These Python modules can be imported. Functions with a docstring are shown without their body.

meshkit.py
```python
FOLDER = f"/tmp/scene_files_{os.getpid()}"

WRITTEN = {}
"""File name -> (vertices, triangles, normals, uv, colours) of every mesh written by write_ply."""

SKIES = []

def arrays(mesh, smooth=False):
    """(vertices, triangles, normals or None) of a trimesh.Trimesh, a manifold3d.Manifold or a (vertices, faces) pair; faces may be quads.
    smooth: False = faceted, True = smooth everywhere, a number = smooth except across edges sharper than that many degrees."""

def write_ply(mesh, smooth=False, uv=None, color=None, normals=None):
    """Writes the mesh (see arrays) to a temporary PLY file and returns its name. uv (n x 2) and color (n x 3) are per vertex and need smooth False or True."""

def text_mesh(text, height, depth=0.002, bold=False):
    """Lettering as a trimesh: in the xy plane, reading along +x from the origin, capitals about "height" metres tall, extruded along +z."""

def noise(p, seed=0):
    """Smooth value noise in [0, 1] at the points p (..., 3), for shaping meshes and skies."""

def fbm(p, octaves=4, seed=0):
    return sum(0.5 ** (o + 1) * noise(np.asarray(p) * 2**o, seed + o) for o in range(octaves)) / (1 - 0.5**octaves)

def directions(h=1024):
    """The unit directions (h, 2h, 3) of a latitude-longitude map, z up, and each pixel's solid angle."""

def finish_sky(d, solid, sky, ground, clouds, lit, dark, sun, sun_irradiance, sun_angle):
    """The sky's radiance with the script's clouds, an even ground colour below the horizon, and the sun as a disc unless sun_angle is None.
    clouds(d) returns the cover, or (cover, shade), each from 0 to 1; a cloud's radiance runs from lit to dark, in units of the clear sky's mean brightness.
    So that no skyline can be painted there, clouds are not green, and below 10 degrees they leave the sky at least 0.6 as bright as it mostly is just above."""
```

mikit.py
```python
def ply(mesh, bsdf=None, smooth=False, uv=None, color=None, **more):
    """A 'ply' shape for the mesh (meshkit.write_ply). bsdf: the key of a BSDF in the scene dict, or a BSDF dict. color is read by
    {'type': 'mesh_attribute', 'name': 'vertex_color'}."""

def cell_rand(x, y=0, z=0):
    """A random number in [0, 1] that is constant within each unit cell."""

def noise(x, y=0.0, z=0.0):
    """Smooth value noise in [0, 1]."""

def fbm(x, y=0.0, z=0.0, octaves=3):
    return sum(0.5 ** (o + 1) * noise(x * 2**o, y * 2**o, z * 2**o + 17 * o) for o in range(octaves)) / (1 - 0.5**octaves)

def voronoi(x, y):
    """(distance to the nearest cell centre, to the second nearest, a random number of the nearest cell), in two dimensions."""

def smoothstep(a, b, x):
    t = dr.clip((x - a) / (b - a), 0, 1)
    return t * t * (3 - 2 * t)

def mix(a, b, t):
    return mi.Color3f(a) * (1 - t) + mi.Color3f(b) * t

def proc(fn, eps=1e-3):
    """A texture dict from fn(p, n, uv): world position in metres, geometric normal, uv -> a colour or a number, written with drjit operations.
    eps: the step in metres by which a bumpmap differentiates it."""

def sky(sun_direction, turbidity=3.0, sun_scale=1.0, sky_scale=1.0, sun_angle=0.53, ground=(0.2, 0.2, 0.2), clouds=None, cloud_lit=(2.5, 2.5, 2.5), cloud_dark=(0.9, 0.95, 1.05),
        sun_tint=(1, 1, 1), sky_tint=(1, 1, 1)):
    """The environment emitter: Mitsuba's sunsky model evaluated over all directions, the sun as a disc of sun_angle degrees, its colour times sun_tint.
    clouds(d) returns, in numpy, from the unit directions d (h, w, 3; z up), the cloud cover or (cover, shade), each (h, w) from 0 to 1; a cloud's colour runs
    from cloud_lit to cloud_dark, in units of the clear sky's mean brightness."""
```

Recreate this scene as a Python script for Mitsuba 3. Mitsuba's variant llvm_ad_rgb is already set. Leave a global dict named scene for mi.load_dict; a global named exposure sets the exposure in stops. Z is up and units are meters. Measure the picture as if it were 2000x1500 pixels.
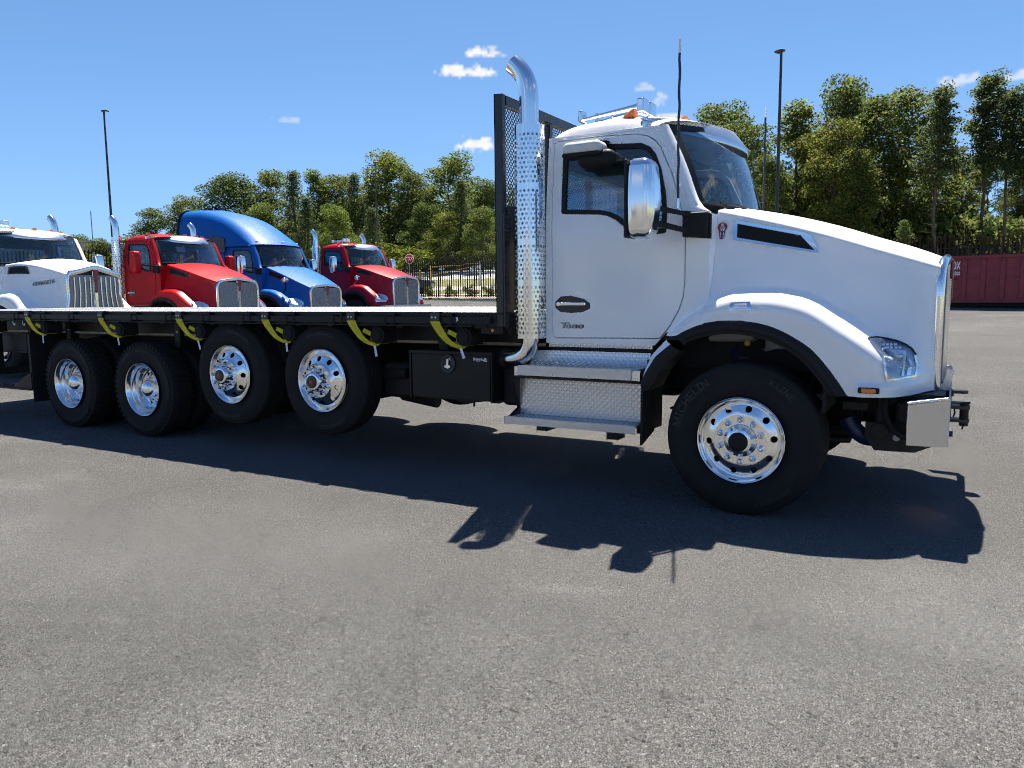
import math, random
import numpy as np, trimesh, shapely
import shapely.geometry as sg
from scipy.interpolate import PchipInterpolator as PI, RegularGridInterpolator as RG
import drjit as dr
import mitsuba as mi
import mikit, meshkit
from mikit import proc, noise, fbm, voronoi, cell_rand, smoothstep, mix

T = mi.ScalarTransform4f
scene, labels = {}, {}
exposure = 1.95

# ------------------------------------------------------------------ camera, sky and sun
EYE = np.array([0.0, 0.0, 1.529])
FWD = np.array([-0.49837, 0.85918, -0.11589])
UP = np.array([-0.04909, 0.10549, 0.99321])
scene['camera'] = {'type': 'perspective', 'fov': 67.689, 'fov_axis': 'x', 'near_clip': 0.05, 'far_clip': 3000.0,
                   'to_world': T().look_at(origin=EYE.tolist(), target=(EYE + FWD).tolist(), up=UP.tolist())}

# small fair-weather clouds: azimuth and elevation (degrees, from +Y towards -X), half sizes, strength
CLOUDS = [(31.9, 16.75, 1.75, .62, 1.0), (33.2, 15.55, 2.0, .66, 1.0), (32.3, 10.7, 1.7, .62, 1.0), (20.4, 14.2, .8, .5, .42), (19.2, 13.2, .7, .7, .5),
          (18.6, 12.3, 1.0, .35, .7), (.5, 12.75, 1.3, .5, .6), (-2.6, 12.6, 1.4, .4, .6), (45.7, 12.05, .9, .35, .35), (4.0, 6.0, 3.0, .9, .8)]


def cloud_cover(d):
    az = np.degrees(np.arctan2(-d[..., 0], d[..., 1]))
    el = np.degrees(np.arcsin(d[..., 2]))
    n = meshkit.fbm(np.stack([az * .85, el * 1.9, az * 0 + 3], -1), 5, seed=5)
    n2 = meshkit.fbm(np.stack([az * 2.6, el * 4.4, az * 0 + 9], -1), 4, seed=8)
    cover = np.zeros(d.shape[:2])
    for a, e, wa, we, k in CLOUDS:
        da = (az - a) / wa
        base = np.where(el < e - .25 * we, 1.9, 1.0)                # flat undersides
        da = da / .86; de = (el - e) / (we * .78) * base
        f = 1 - np.sqrt(da ** 2 + de ** 2)
        cover = np.maximum(cover, k * np.clip((f + (n - .5) * 1.7 + (n2 - .5) * 1.5 + .02) * 2.8, 0, 1) * (f > -.9))
    # a few more of the same kind in the rest of the sky
    q = meshkit.fbm(np.stack([az * .07, el * .22, az * 0], -1), 4, seed=21)
    rest = np.clip((q - .66) * 9, 0, 1) * np.clip((el - 7) / 5, 0, 1) * np.clip((45 - el) / 10, 0, 1) * (np.abs(((az - 18 + 180) % 360) - 180) > 48)
    return np.maximum(cover, rest * .9), np.clip(.35 - n2 * .5, 0, 1)


SUN = (-0.135, 0.41, 0.902)
scene['sky'] = mikit.sky(SUN, turbidity=2.2, clouds=cloud_cover, cloud_lit=(2.9, 2.9, 2.85), cloud_dark=(1.8, 1.85, 1.95), ground=(0.16, 0.16, 0.155), sky_tint=(.78, .965, 1.12), sun_scale=2.35, sun_tint=(.93, 1.0, 1.09))

# ------------------------------------------------------------------ mesh helpers
SIGNS = np.array([[a, b, c] for a in (-1, 1) for b in (-1, 1) for c in (-1, 1)], float)
_cv = np.concatenate([SIGNS * (1, 1, 1) - SIGNS * np.eye(3)[k] * 0.2 for k in range(3)])
_cf = trimesh.convex.convex_hull(trimesh.Trimesh(_cv * 1.0, [[0, 1, 2]], process=False))
_map = [int(np.argmin(((_cv - v) ** 2).sum(1))) for v in _cf.vertices]
CH_F = np.array([[_map[i] for i in f] for f in _cf.faces])


def cat(*ms):
    ms = [m for m in ms if m is not None]
    v, f, n = [], [], 0
    for m in ms:
        v.append(np.asarray(m.vertices)); f.append(np.asarray(m.faces) + n); n += len(m.vertices)
    return trimesh.Trimesh(np.vstack(v), np.vstack(f), process=False)


def TM(v, f):
    return trimesh.Trimesh(np.asarray(v, float), np.asarray(f, int), process=False)


def box(x0, x1, y0, y1, z0, z1, c=.006):
    h = np.array([x1 - x0, y1 - y0, z1 - z0], float) / 2
    m = np.array([x0 + x1, y0 + y1, z0 + z1], float) / 2
    c = min(c, h.min() * .6)
    v = np.concatenate([SIGNS * (h - c * (1 - np.eye(3)[k])) for k in range(3)])
    return TM(v + m, CH_F)


def bar(a, b, w, h, c=.004, up=(0, 0, 1)):
    """A box from a to b, w wide and h high."""
    a, b = np.asarray(a, float), np.asarray(b, float)
    d = b - a; L = np.linalg.norm(d); d = d / L
    up = np.asarray(up, float)
    if abs(d @ up) > .98: up = np.array([0, 1.0, 0])
    s = np.cross(up, d); s /= np.linalg.norm(s); u = np.cross(d, s)
    m = box(-L / 2, L / 2, -w / 2, w / 2, -h / 2, h / 2, c)
    m.vertices = m.vertices @ np.stack([d, s, u]) + (a + b) / 2
    return m


def tube(path, r, n=14, caps=True):
    p = np.asarray(path, float); r = np.broadcast_to(np.asarray(r, float), (len(p),))
    t = np.gradient(p, axis=0); t /= np.linalg.norm(t, axis=1, keepdims=True) + 1e-12
    a = np.cross(t[0], (0, 0, 1.0)) if abs(t[0][2]) < .9 else np.cross(t[0], (1.0, 0, 0))
    A = []
    for k in range(len(p)):
        a = a - (a @ t[k]) * t[k]; a /= np.linalg.norm(a); A.append(a)
    A = np.array(A); B = np.cross(t, A); th = np.arange(n) * 2 * np.pi / n
    v = p[:, None] + r[:, None, None] * (np.cos(th)[None, :, None] * A[:, None] + np.sin(th)[None, :, None] * B[:, None])
    v = v.reshape(-1, 3); f = []
    for i in range(len(p) - 1):
        for j in range(n):
            q = [i * n + j, i * n + (j + 1) % n, (i + 1) * n + (j + 1) % n, (i + 1) * n + j]
            f += [[q[0], q[1], q[2]], [q[0], q[2], q[3]]]
    if caps:
        v = np.vstack([v, p[0], p[-1]]); k = len(p) * n; e = (len(p) - 1) * n
        f += [[k, (j + 1) % n, j] for j in range(n)] + [[k + 1, e + j, e + (j + 1) % n] for j in range(n)]
    return TM(v, f)


def spline(pts, n=40):
    p = np.asarray(pts, float); s = np.concatenate([[0], np.cumsum(np.linalg.norm(np.diff(p, axis=0), axis=1))])
    return PI(s, p)(np.linspace(0, s[-1], n))


def resample(pts, n):
    p = np.asarray(pts, float); s = np.concatenate([[0], np.cumsum(np.linalg.norm(np.diff(p, axis=0), axis=1))])
    return np.stack([np.interp(np.linspace(0, s[-1], n), s, p[:, k]) for k in range(p.shape[1])], -1)


def grid(V, close_v=False, flip=False):
    V = np.asarray(V, float); a, b = V.shape[:2]
    i, j = np.meshgrid(np.arange(a - 1), np.arange(b if close_v else b - 1), indexing='ij')
    i, j = i.ravel(), j.ravel(); j2 = (j + 1) % b
    q = np.stack([i * b + j, (i + 1) * b + j, (i + 1) * b + j2, i * b + j2], -1)
    f = np.vstack([q[:, [0, 1, 2]], q[:, [0, 2, 3]]])
    return TM(V.reshape(-1, 3), f[:, ::-1] if flip else f)


def lathe(prof, n=64, closed=False):
    """prof: (y, radius) pairs, turned about the y axis."""
    p = np.asarray(prof, float); th = np.arange(n) * 2 * np.pi / n
    V = np.stack([p[:, 1, None] * np.cos(th), np.repeat(p[:, 0, None], n, 1), p[:, 1, None] * np.sin(th)], -1)
    if closed: V = np.concatenate([V, V[:1]])
    return grid(V, True)


def plate(poly, y0, y1, holes=()):
    """A polygon in (x, z), from y0 to y1."""
    P = poly if isinstance(poly, sg.base.BaseGeometry) else sg.Polygon(poly, holes)
    out = []
    for g in getattr(P, 'geoms', [P]):
        m = trimesh.creation.extrude_polygon(g, abs(y1 - y0), engine='earcut')
        v = np.array(m.vertices); out.append(TM(np.stack([v[:, 0], max(y0, y1) - v[:, 2], v[:, 1]], -1), np.array(m.faces)))
    return cat(*out)


def plate_x(poly, x0, x1, holes=()):
    """A polygon in (y, z), from x0 to x1."""
    m = plate(poly, 0, 1, holes); v = np.array(m.vertices)
    return TM(np.stack([x0 + (1 - v[:, 1]) * (x1 - x0), v[:, 0], v[:, 2]], -1), m.faces)


def plate_z(poly, z0, z1, holes=()):
    P = poly if isinstance(poly, sg.base.BaseGeometry) else sg.Polygon(poly, holes)
    m = trimesh.creation.extrude_polygon(P, z1 - z0, engine='earcut')
    return TM(np.array(m.vertices) + (0, 0, z0), m.faces)


def move(m, d=(0, 0, 0), rz=0, rx=0, ry=0, s=1):
    v = np.array(m.vertices) * s
    for ang, (i, j) in ((rx, (1, 2)), (ry, (2, 0)), (rz, (0, 1))):
        if ang:
            c, q = math.cos(ang), math.sin(ang); a, b = v[:, i].copy(), v[:, j].copy()
            v[:, i], v[:, j] = c * a - q * b, q * a + c * b
    return TM(v + np.asarray(d, float), m.faces)


def warp(m, fn):
    return TM(fn(np.array(m.vertices)), m.faces)


def flip_y(m):
    return TM(np.array(m.vertices) * (1, -1, 1), np.array(m.faces)[:, ::-1])


def fine(m, size):
    v, f = trimesh.remesh.subdivide_to_size(m.vertices, m.faces, size, max_iter=12)
    return TM(v, f)


def rounded(pts, r):
    return sg.Polygon(pts).buffer(-r).buffer(r, quad_segs=5)


def lettering(text, h, depth=.002, bold=True):
    return meshkit.text_mesh(text, h, depth, bold)


def on_side(m, x, y, z, sx=1.0):
    """Lettering (xy plane, facing +z) put upright on a side that faces -y, reading along +x."""
    v = np.array(m.vertices)
    return TM(np.stack([x + v[:, 0] * sx, y - v[:, 2], z + v[:, 1]], -1), m.faces)


# ------------------------------------------------------------------ scene helpers
def numbered(base):
    if base not in used: used[base] = 0; return base
    used[base] += 1
    return numbered_key(base)


def numbered_key(base):
    return f'{base}_{used[base]:03d}'


used = {}
FILES = {}


def shape(mesh, bsdf, smooth=35):
    return mikit.ply(mesh, bsdf, smooth=smooth)


class Thing:
    def __init__(self, name, label, category, group=None, pose=None):
        self.key = numbered(name); self.pose = pose if pose is not None else T()
        labels[self.key] = {'label': label, 'category': category}
        if group: labels[self.key]['group'] = group

    def part(self, name, mesh, bsdf=None, smooth=35, under=None, label=None, local=None, kind=None):
        """mesh: a trimesh, or a shape dict made before, to be shared."""
        key = numbered((under or self.key) + '__' + name)
        d = dict(mesh) if isinstance(mesh, dict) else shape(mesh, bsdf, smooth)
        if isinstance(mesh, dict) and bsdf: d['bsdf'] = {'type': 'ref', 'id': bsdf}
        d['to_world'] = self.pose @ local if local is not None else self.pose
        scene[key] = d
        if label or kind:
            labels[key] = {}
            if label: labels[key]['label'] = label
            if kind: labels[key]['kind'] = kind
        return key


def single(name, mesh, bsdf, label, category, smooth=35, group=None, pose=None, kind=None):
    key = numbered(name)
    d = dict(mesh) if isinstance(mesh, dict) else shape(mesh, bsdf, smooth)
    if pose is not None: d['to_world'] = pose
    scene[key] = d
    labels[key] = {'label': label}
    if category: labels[key]['category'] = category
    if kind: labels[key]['kind'] = kind
    if group: labels[key]['group'] = group
    return key


# ------------------------------------------------------------------ materials
def rgb(*c): return {'type': 'rgb', 'value': list(c) if len(c) == 3 else [c[0]] * 3}
def two(d): return {'type': 'twosided', 'bsdf': d}
def pr(c, rough=.5, **k): return two({'type': 'principled', 'base_color': rgb(*c) if isinstance(c, tuple) else c, 'roughness': rough, **k})
def metal(v, alpha): return two({'type': 'roughconductor', 'material': 'none', 'specular_reflectance': rgb(*v), 'alpha': alpha, 'distribution': 'ggx'})


def dirty(c, amount=.1, scale=3.0):
    """A colour with faint unevenness of its own."""
    def fn(p, n, uv):
        k = fbm(p.x * scale, p.y * scale, p.z * scale, 3)
        return mi.Color3f(*c) * (1 - amount + 2 * amount * k)
    return proc(fn)


def asphalt_colour(p, n, uv):
    wx, wy = p.x + .005 * (noise(p.x * 80, p.y * 80) - .5), p.y + .005 * (noise(p.x * 80, p.y * 80, 5) - .5)
    d1, d2, c1 = voronoi(wx * 110, wy * 110)
    e1, e2, c2 = voronoi(p.x * 205, p.y * 205)
    stone = .068 + .112 * c1 + .07 * dr.select(c1 > .985, 1.0, 0.0)
    gap = smoothstep(.04, .34, d2 - d1)
    v = stone * (.10 + .90 * gap) * (.70 + .60 * c2)
    big = fbm(p.x * .35, p.y * .35, 0, 4)
    streak = fbm(p.x * .16 + p.y * .05, p.y * 1.1 - p.x * .3, 2, 3)
    worn = smoothstep(.56, .8, fbm(p.x * .9 + 7, p.y * .9, 4, 4))
    dark = smoothstep(.60, .78, fbm(p.x * .55 - 3, p.y * .55 + 9, 8, 4))
    tone = (.90 + .20 * big) * (.89 + .22 * streak) * (1 + .20 * worn) * (1 - .15 * dark)
    far = smoothstep(9, 22, p.y)
    # pale dusty drag marks, hairline cracks in a few places, old drips
    drag = smoothstep(.64, .80, fbm((p.x * .8 + p.y * .25) * .9, (p.y - p.x * .35) * 3.2, 11, 4)) * smoothstep(.5, .62, fbm(p.x * .28, p.y * .28, 5, 2))
    k1, k2, k3 = voronoi(p.x * .9 + .5 * noise(p.x * 3, p.y * 3), p.y * .9 + .5 * noise(p.x * 3, p.y * 3, 4))
    crack = (1 - smoothstep(.0, .010, k2 - k1)) * smoothstep(.60, .66, fbm(p.x * .45, p.y * .45, 31, 3))
    q1, q2, q3 = voronoi(p.x * 1.3, p.y * 1.3)
    drip = (1 - smoothstep(.02, .07, q1)) * dr.select(q3 > .9, .35, 0.0)
    tone = tone * (1 + .38 * drag) * (1 - .45 * crack) * (1 - drip)
    v = dr.lerp(v, .094, far * .8) * tone
    return mi.Color3f(v * .98, v * 1.0, v * 1.015)


def asphalt_bump(p, n, uv):
    d1, d2, c1 = voronoi(p.x * 110, p.y * 110)
    return smoothstep(.0, .5, d2 - d1) * (.5 + .5 * c1)


scene['asphalt'] = two({'type': 'bumpmap', 'arbitrary': proc(asphalt_bump, .0015), 'scale': .0022,
                        'bsdf': {'type': 'principled', 'base_color': proc(asphalt_colour), 'roughness': .85, 'specular': .15}})


def grass_colour(p, n, uv):
    k = fbm(p.x * .5, p.y * .5, 0, 4); j = fbm(p.x * 6, p.y * 6, 3, 2)
    return mix((.085, .11, .035), (.20, .19, .075), k) * (.6 + .8 * j)


scene['turf'] = pr(proc(grass_colour), .9)
scene['far_paving'] = pr(dirty((.36, .35, .33), .12, 1.2), .8)
scene['concrete'] = pr(dirty((.34, .33, .31), .15, 4), .85)
scene['mulch'] = pr(dirty((.36, .29, .20), .45, 14), .9)
scene['line_paint'] = pr(dirty((.55, .55, .52), .2, 20), .7)
scene['white_paint'] = pr((.80, .805, .80), .09, specular=.55, clearcoat=1.0, clearcoat_gloss=.985)
scene['red_paint'] = pr((.36, .002, .007), .4, specular=.12, clearcoat=.5, clearcoat_gloss=.985)
scene['deep_red_paint'] = pr((.33, .002, .012), .4, specular=.12, clearcoat=.5, clearcoat_gloss=.985)
scene['blue_paint'] = pr((.0, .105, .40), .55, metallic=.0, specular=.1, clearcoat=.6, clearcoat_gloss=.98)
scene['black_paint'] = pr((.012, .0125, .014), .28, specular=.5, clearcoat=.3)
scene['black_steel'] = pr(dirty((.014, .0135, .013), .3, 4), .42, specular=.22)
scene['chassis_black'] = pr(dirty((.016, .015, .014), .35, 6), .5, specular=.22)
scene['black_plastic'] = pr(dirty((.012, .0125, .013), .12, 8), .55, specular=.22)
scene['black_hole'] = pr((.006, .006, .006), .9)
scene['rubber'] = pr(dirty((.016, .0158, .016), .18, 9), .78, specular=.18)
scene['rubber_letters'] = pr((.019, .019, .0195), .65)
scene['chrome'] = metal((.86, .87, .88), .018)
scene['chrome_soft'] = metal((.80, .81, .82), .07)


def brushed(p, n, uv):
    return fbm(p.x * 14, p.y * 14, p.z * 900, 2) + .4 * noise(p.x * 700, p.y * 14, p.z * 30)


scene['brushed_steel'] = two({'type': 'bumpmap', 'arbitrary': proc(brushed, .0006), 'scale': .0006, 'bsdf': {'type': 'roughconductor', 'material': 'none', 'specular_reflectance': rgb(.60, .585, .56), 'alpha': .12}})


scene['diamond_plate'] = metal((.76, .755, .74), .13)


def deck_colour(p, n, uv):
    b = cell_rand(p.y * 7.2, 3); g = fbm(p.x * 1.2, p.y * 60, 0, 3)
    return mi.Color3f(.70, .70, .69) * (.85 + .2 * b) * (.8 + .4 * g)


scene['deck_board'] = pr(proc(deck_colour), .33, specular=.6)
scene['glass'] = {'type': 'thindielectric', 'int_ior': 1.5, 'specular_transmittance': rgb(.32, .45, .55)}
scene['clear_lens'] = {'type': 'thindielectric', 'int_ior': 1.5, 'specular_transmittance': rgb(.95, .97, 1.0)}
scene['mirror_glass'] = metal((.85, .87, .9), .004)
scene['amber'] = pr((.75, .18, .008), .2, specular=.6, clearcoat=1.0)
scene['red_lens'] = pr((.5, .01, .01), .2, clearcoat=1.0)
scene['lamp_white'] = pr((.75, .75, .78), .25, clearcoat=1.0)
scene['strap_yellow'] = pr(dirty((.52, .46, .02), .3, 30), .75)
scene['tag_white'] = pr((.7, .72, .74), .6)
scene['print_white'] = pr((.75, .75, .75), .5)
scene['print_grey'] = pr((.30, .31, .33), .5)
scene['print_teal'] = pr((.16, .36, .42), .5)
scene['print_dark'] = pr((.03, .02, .03), .5)
scene['emblem_red'] = pr((.22, .012, .022), .3, clearcoat=1.0)
scene['interior'] = pr((.028, .040, .058), .7)
scene['interior_dark'] = pr((.03, .033, .04), .7)
scene['headliner'] = pr((.16, .17, .17), .8)
scene['mesh_grey'] = metal((.36, .37, .40), .3)
scene['housing_grey'] = pr((.62, .61, .57), .35, clearcoat=.4)
scene['blue_hose'] = pr((.008, .018, .065), .4)
scene['lamp_base'] = metal((.30, .32, .35), .08)
scene['fence_black'] = pr((.011, .011, .012), .5, specular=.3)
scene['pole_bronze'] = pr((.022, .02, .019), .4)
scene['maroon'] = pr(dirty((.19, .016, .026), .34, 4.5), .5)
scene['stucco'] = pr(dirty((.36, .32, .27), .08, 1), .9)
scene['barrier_yellow'] = pr((.62, .36, .02), .5)
scene['sign_red'] = pr((.42, .012, .016), .4)
scene['bark'] = pr(dirty((.085, .068, .054), .4, 5), .9)
# ------------------------------------------------------------------ cab and hood, in truck coordinates: x forward from the front axle, y left, z up
hX = [-.30, .1, .42, .74, .95, 1.13]
hW = PI(hX, [.86, .835, .80, .745, .695, .64])
hE = PI(hX, [2.12, 2.02, 1.926, 1.818, 1.748, 1.688])
hC = PI(hX, [2.20, 2.12, 2.03, 1.917, 1.845, 1.77])
hK = PI([-.72, -.58, -.40, -.23, -.075, .13, .33, .58, .77, .95, 1.13], [1.00, 1.22, 1.385, 1.48, 1.522, 1.522, 1.49, 1.352, 1.222, 1.07, .98])
hF = PI([-.8, .60, .70, .80, .88, .944, 1.0, 1.035, 1.08, 1.12, 1.16], [1.225, 1.225, 1.222, 1.205, 1.165, 1.10, .99, .895, .765, .68, .645])
ARCH = np.array([(-.46, 1.235), (-.429, 1.253), (-.34, 1.295), (-.249, 1.326), (-.15, 1.340), (-.041, 1.342), (.06, 1.332), (.16, 1.31), (.26, 1.27), (.356, 1.216), (.43, 1.165), (.484, 1.11), (.55, 1.03), (.612, .944), (.66, .868)])
aZ = PI(ARCH[:, 0], ARCH[:, 1])
_xs = np.concatenate([np.linspace(-.72, .6, 60), np.linspace(.62, 1.16, 60)])
_zs = np.linspace(.8, 2.15, 541)


def _table():
    out = np.zeros((len(_xs), len(_zs))); z = _zs
    for i, x in enumerate(_xs):
        W, ze, F, zk = float(hW(np.clip(x, -.3, 1.13))), float(hE(np.clip(x, -.3, 1.13))), float(hF(x)), float(hK(min(x, 1.13)))
        d = max(F - W, 0)
        g = np.exp(-((z - zk) / .024) ** 2) + np.exp(-((z - zk + .045) / .045) ** 2) * .20
        up = np.clip(1 / (1 + np.exp(-(z - zk) / .03)), 0, 1) * np.clip((ze - z) / .12, 0, 1)
        fil = up * np.exp(-((z - zk - .10) / .14) ** 2)
        ag, au, af = (np.trapezoid(q, z) for q in (g, up, fil))
        lean, fl = min(.22 * au, d * .35), min(.30 * af, d * .3)
        s = g * (d - lean - fl) / ag + up * lean / au + fil * fl / af
        c = np.concatenate([[0], np.cumsum((s[1:] + s[:-1]) / 2 * np.diff(z))])
        out[i] = W + (c[-1] - c)
    return out


_rg = RG((_xs, _zs), _table(), bounds_error=False, fill_value=None)


def side_w(x, z):
    """Half width of hood and fender at (x, z)."""
    x, z = np.broadcast_arrays(np.asarray(x, float), np.asarray(z, float))
    w = _rg(np.stack([x, z], -1))
    lip = np.clip((x - .68) / .06, 0, 1) * np.clip((1.12 - x) / .08, 0, 1)
    return w + .026 * lip / (1 + np.exp((z - .945) / .006))


def hood_mesh():
    xs = np.unique(np.concatenate([np.linspace(-.285, .58, 56), np.linspace(.58, 1.13, 60)]))
    S = []
    for x in xs:
        W, ze, zc = float(hW(x)), float(hE(x)), float(hC(x))
        r = .035
        t = np.linspace(0, 1, 14)
        zt = ze + .006
        top = [(-(W - r) * a, zt + (zc - zt) * (1 - a ** 2)) for a in t]
        arc = [(-(W - r + r * math.sin(a)), zt - r * (1 - math.cos(a))) for a in np.linspace(.35, math.pi / 2, 6)]
        zb = float(aZ(x)) if x < .66 else .868 + .0 * x
        z0 = zt - r
        zz = z0 + (zb - z0) * np.linspace(.012, 1, 120)
        w = side_w(np.full_like(zz, x), zz)
        w0 = float(side_w(x, z0)); w = w + (W - w0)* np.clip(1 - (z0 - zz) / .3, 0, 1)
        side = list(zip(-w, zz)) + [(-w[-1] + .045, zb + .002)]
        half = np.array(top + arc + side)
        full = np.concatenate([half[::-1], (half * (-1, 1))[1:]])
        S.append(np.concatenate([np.full((len(full), 1), x), full], 1))
    first = S[0].copy(); first[:, 1] *= .965; first[:, 2] -= .012
    S = [first] + S
    return grid(np.array(S), flip=True)


def fender_tail():
    xs = np.linspace(-.285, -.575, 16)
    zt = PI([-.59, -.50, -.40, -.345, -.285], [1.252, 1.325, 1.405, 1.452, 1.50])
    zb = PI([-.59, -.50, -.46, -.429, -.34, -.28], [1.236, 1.228, 1.235, 1.253, 1.295, 1.315])
    V = []
    for x in xs:
        z = np.linspace(float(zt(x)), float(zb(x)), 22)
        w = side_w(np.full_like(z, x), z)
        V.append([(x, -1.045, z[0] + .01)] + [(x, -a, b) for a, b in zip(w, z)] + [(x, -w[-1] + .05, z[-1])])
    return grid(np.array(V))


def ribbon(A, B, ya, yb, bulge, n=40, m=9, back=.16):
    """A moulding between two curves in (x, z), bulging outwards, with a return to the inside."""
    A, B = resample(A, n), resample(B, n)
    V = []
    for k in range(n):
        row = []
        for t in np.linspace(0, 1, m):
            q = A[k] * (1 - t) + B[k] * t
            row.append((q[0], -(ya * (1 - t) + yb * t + bulge * math.sin(math.pi * min(t * 1.15, 1)) ** .8), q[1]))
        q = B[k]; row += [(q[0], -(yb - .02), q[1] - .004), (q[0], -(yb - back), q[1] + .0)]
        V.append(row)
    return grid(np.array(V))


FLARE_IN = [(-.40, 1.165), (-.385, 1.191), (-.30, 1.222), (-.172, 1.248), (-.1, 1.255), (-.034, 1.253), (.06, 1.24), (.167, 1.213), (.27, 1.165), (.363, 1.101), (.43, 1.035), (.492, .956), (.53, .905), (.557, .866)]
RS_OUT = [(-.554, 1.2), (-.663, 1.085), (-.716, .963), (-.722, .905)]
RS_SEAM = [(-.505, 1.172), (-.613, 1.082), (-.68, .976), (-.716, .908)]
RS_IN = [(-.43, 1.129), (-.497, 1.069), (-.573, .983), (-.657, .839), (-.707, .821)]

DOOR = [(-1.515, 1.192), (-.64, 1.204), (-.565, 1.30), (-.504, 1.41), (-.474, 1.50), (-.464, 1.60), (-.464, 1.971), (-.496, 2.116), (-.575, 2.371), (-.672, 2.576), (-.72, 2.63), (-.775, 2.665), (-.859, 2.686), (-1.1, 2.70), (-1.526, 2.700)]
WIN = [(-1.442, 2.145), (-1.445, 2.63), (-1.40, 2.645), (-1.15, 2.645), (-.81, 2.618), (-.745, 2.585), (-.70, 2.53), (-.651, 2.414), (-.61, 2.235), (-.598, 2.12), (-.600, 1.96), (-.66, 1.955), (-.80, 1.965), (-.87, 1.985), (-.93, 2.025), (-.99, 2.075), (-1.06, 2.108), (-1.127, 2.122)]
CAB = [(-1.58, 1.148), (-.68, 1.148), (-.60, 1.24), (-.45, 1.30), (-.29, 1.40), (-.29, 2.095), (-.415, 2.135), (-.49, 2.27), (-.60, 2.52), (-.70, 2.735), (-1.58, 2.735)]


def lean(v):
    k = np.clip((v[:, 2] - 2.0) / .7, 0, 1.2) ** 1.3 * .065
    v = v.copy(); v[:, 1] -= np.sign(v[:, 1]) * k
    return v


def sheet(poly, y):
    m = plate(poly, y, y + 1); v, f = np.array(m.vertices), np.array(m.faces)
    return TM(v, f[(np.abs(v[f][:, :, 1] - y) < 1e-6).all(1)])


wxt = lambda y: -.70 + .295 * (1 - (y / .95) ** 2)
wxb = lambda y: -.415 + .235 * (1 - (y / .95) ** 2)


def screen_point(u, v, off=0.0):
    """Windshield: u across from -1 to 1, v from the bottom to the top."""
    y = u * .93 * (1 - .045 * v); x = wxb(y) * (1 - v) + wxt(y) * v + .025 * math.sin(math.pi * v)
    z = 2.125 * (1 - v) + (2.755 + .03 * (1 - u * u)) * v + (1 - v) * .015 * (1 - u * u)
    return (x + off, y * (1 + off * .5), z + off * .45)


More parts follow.
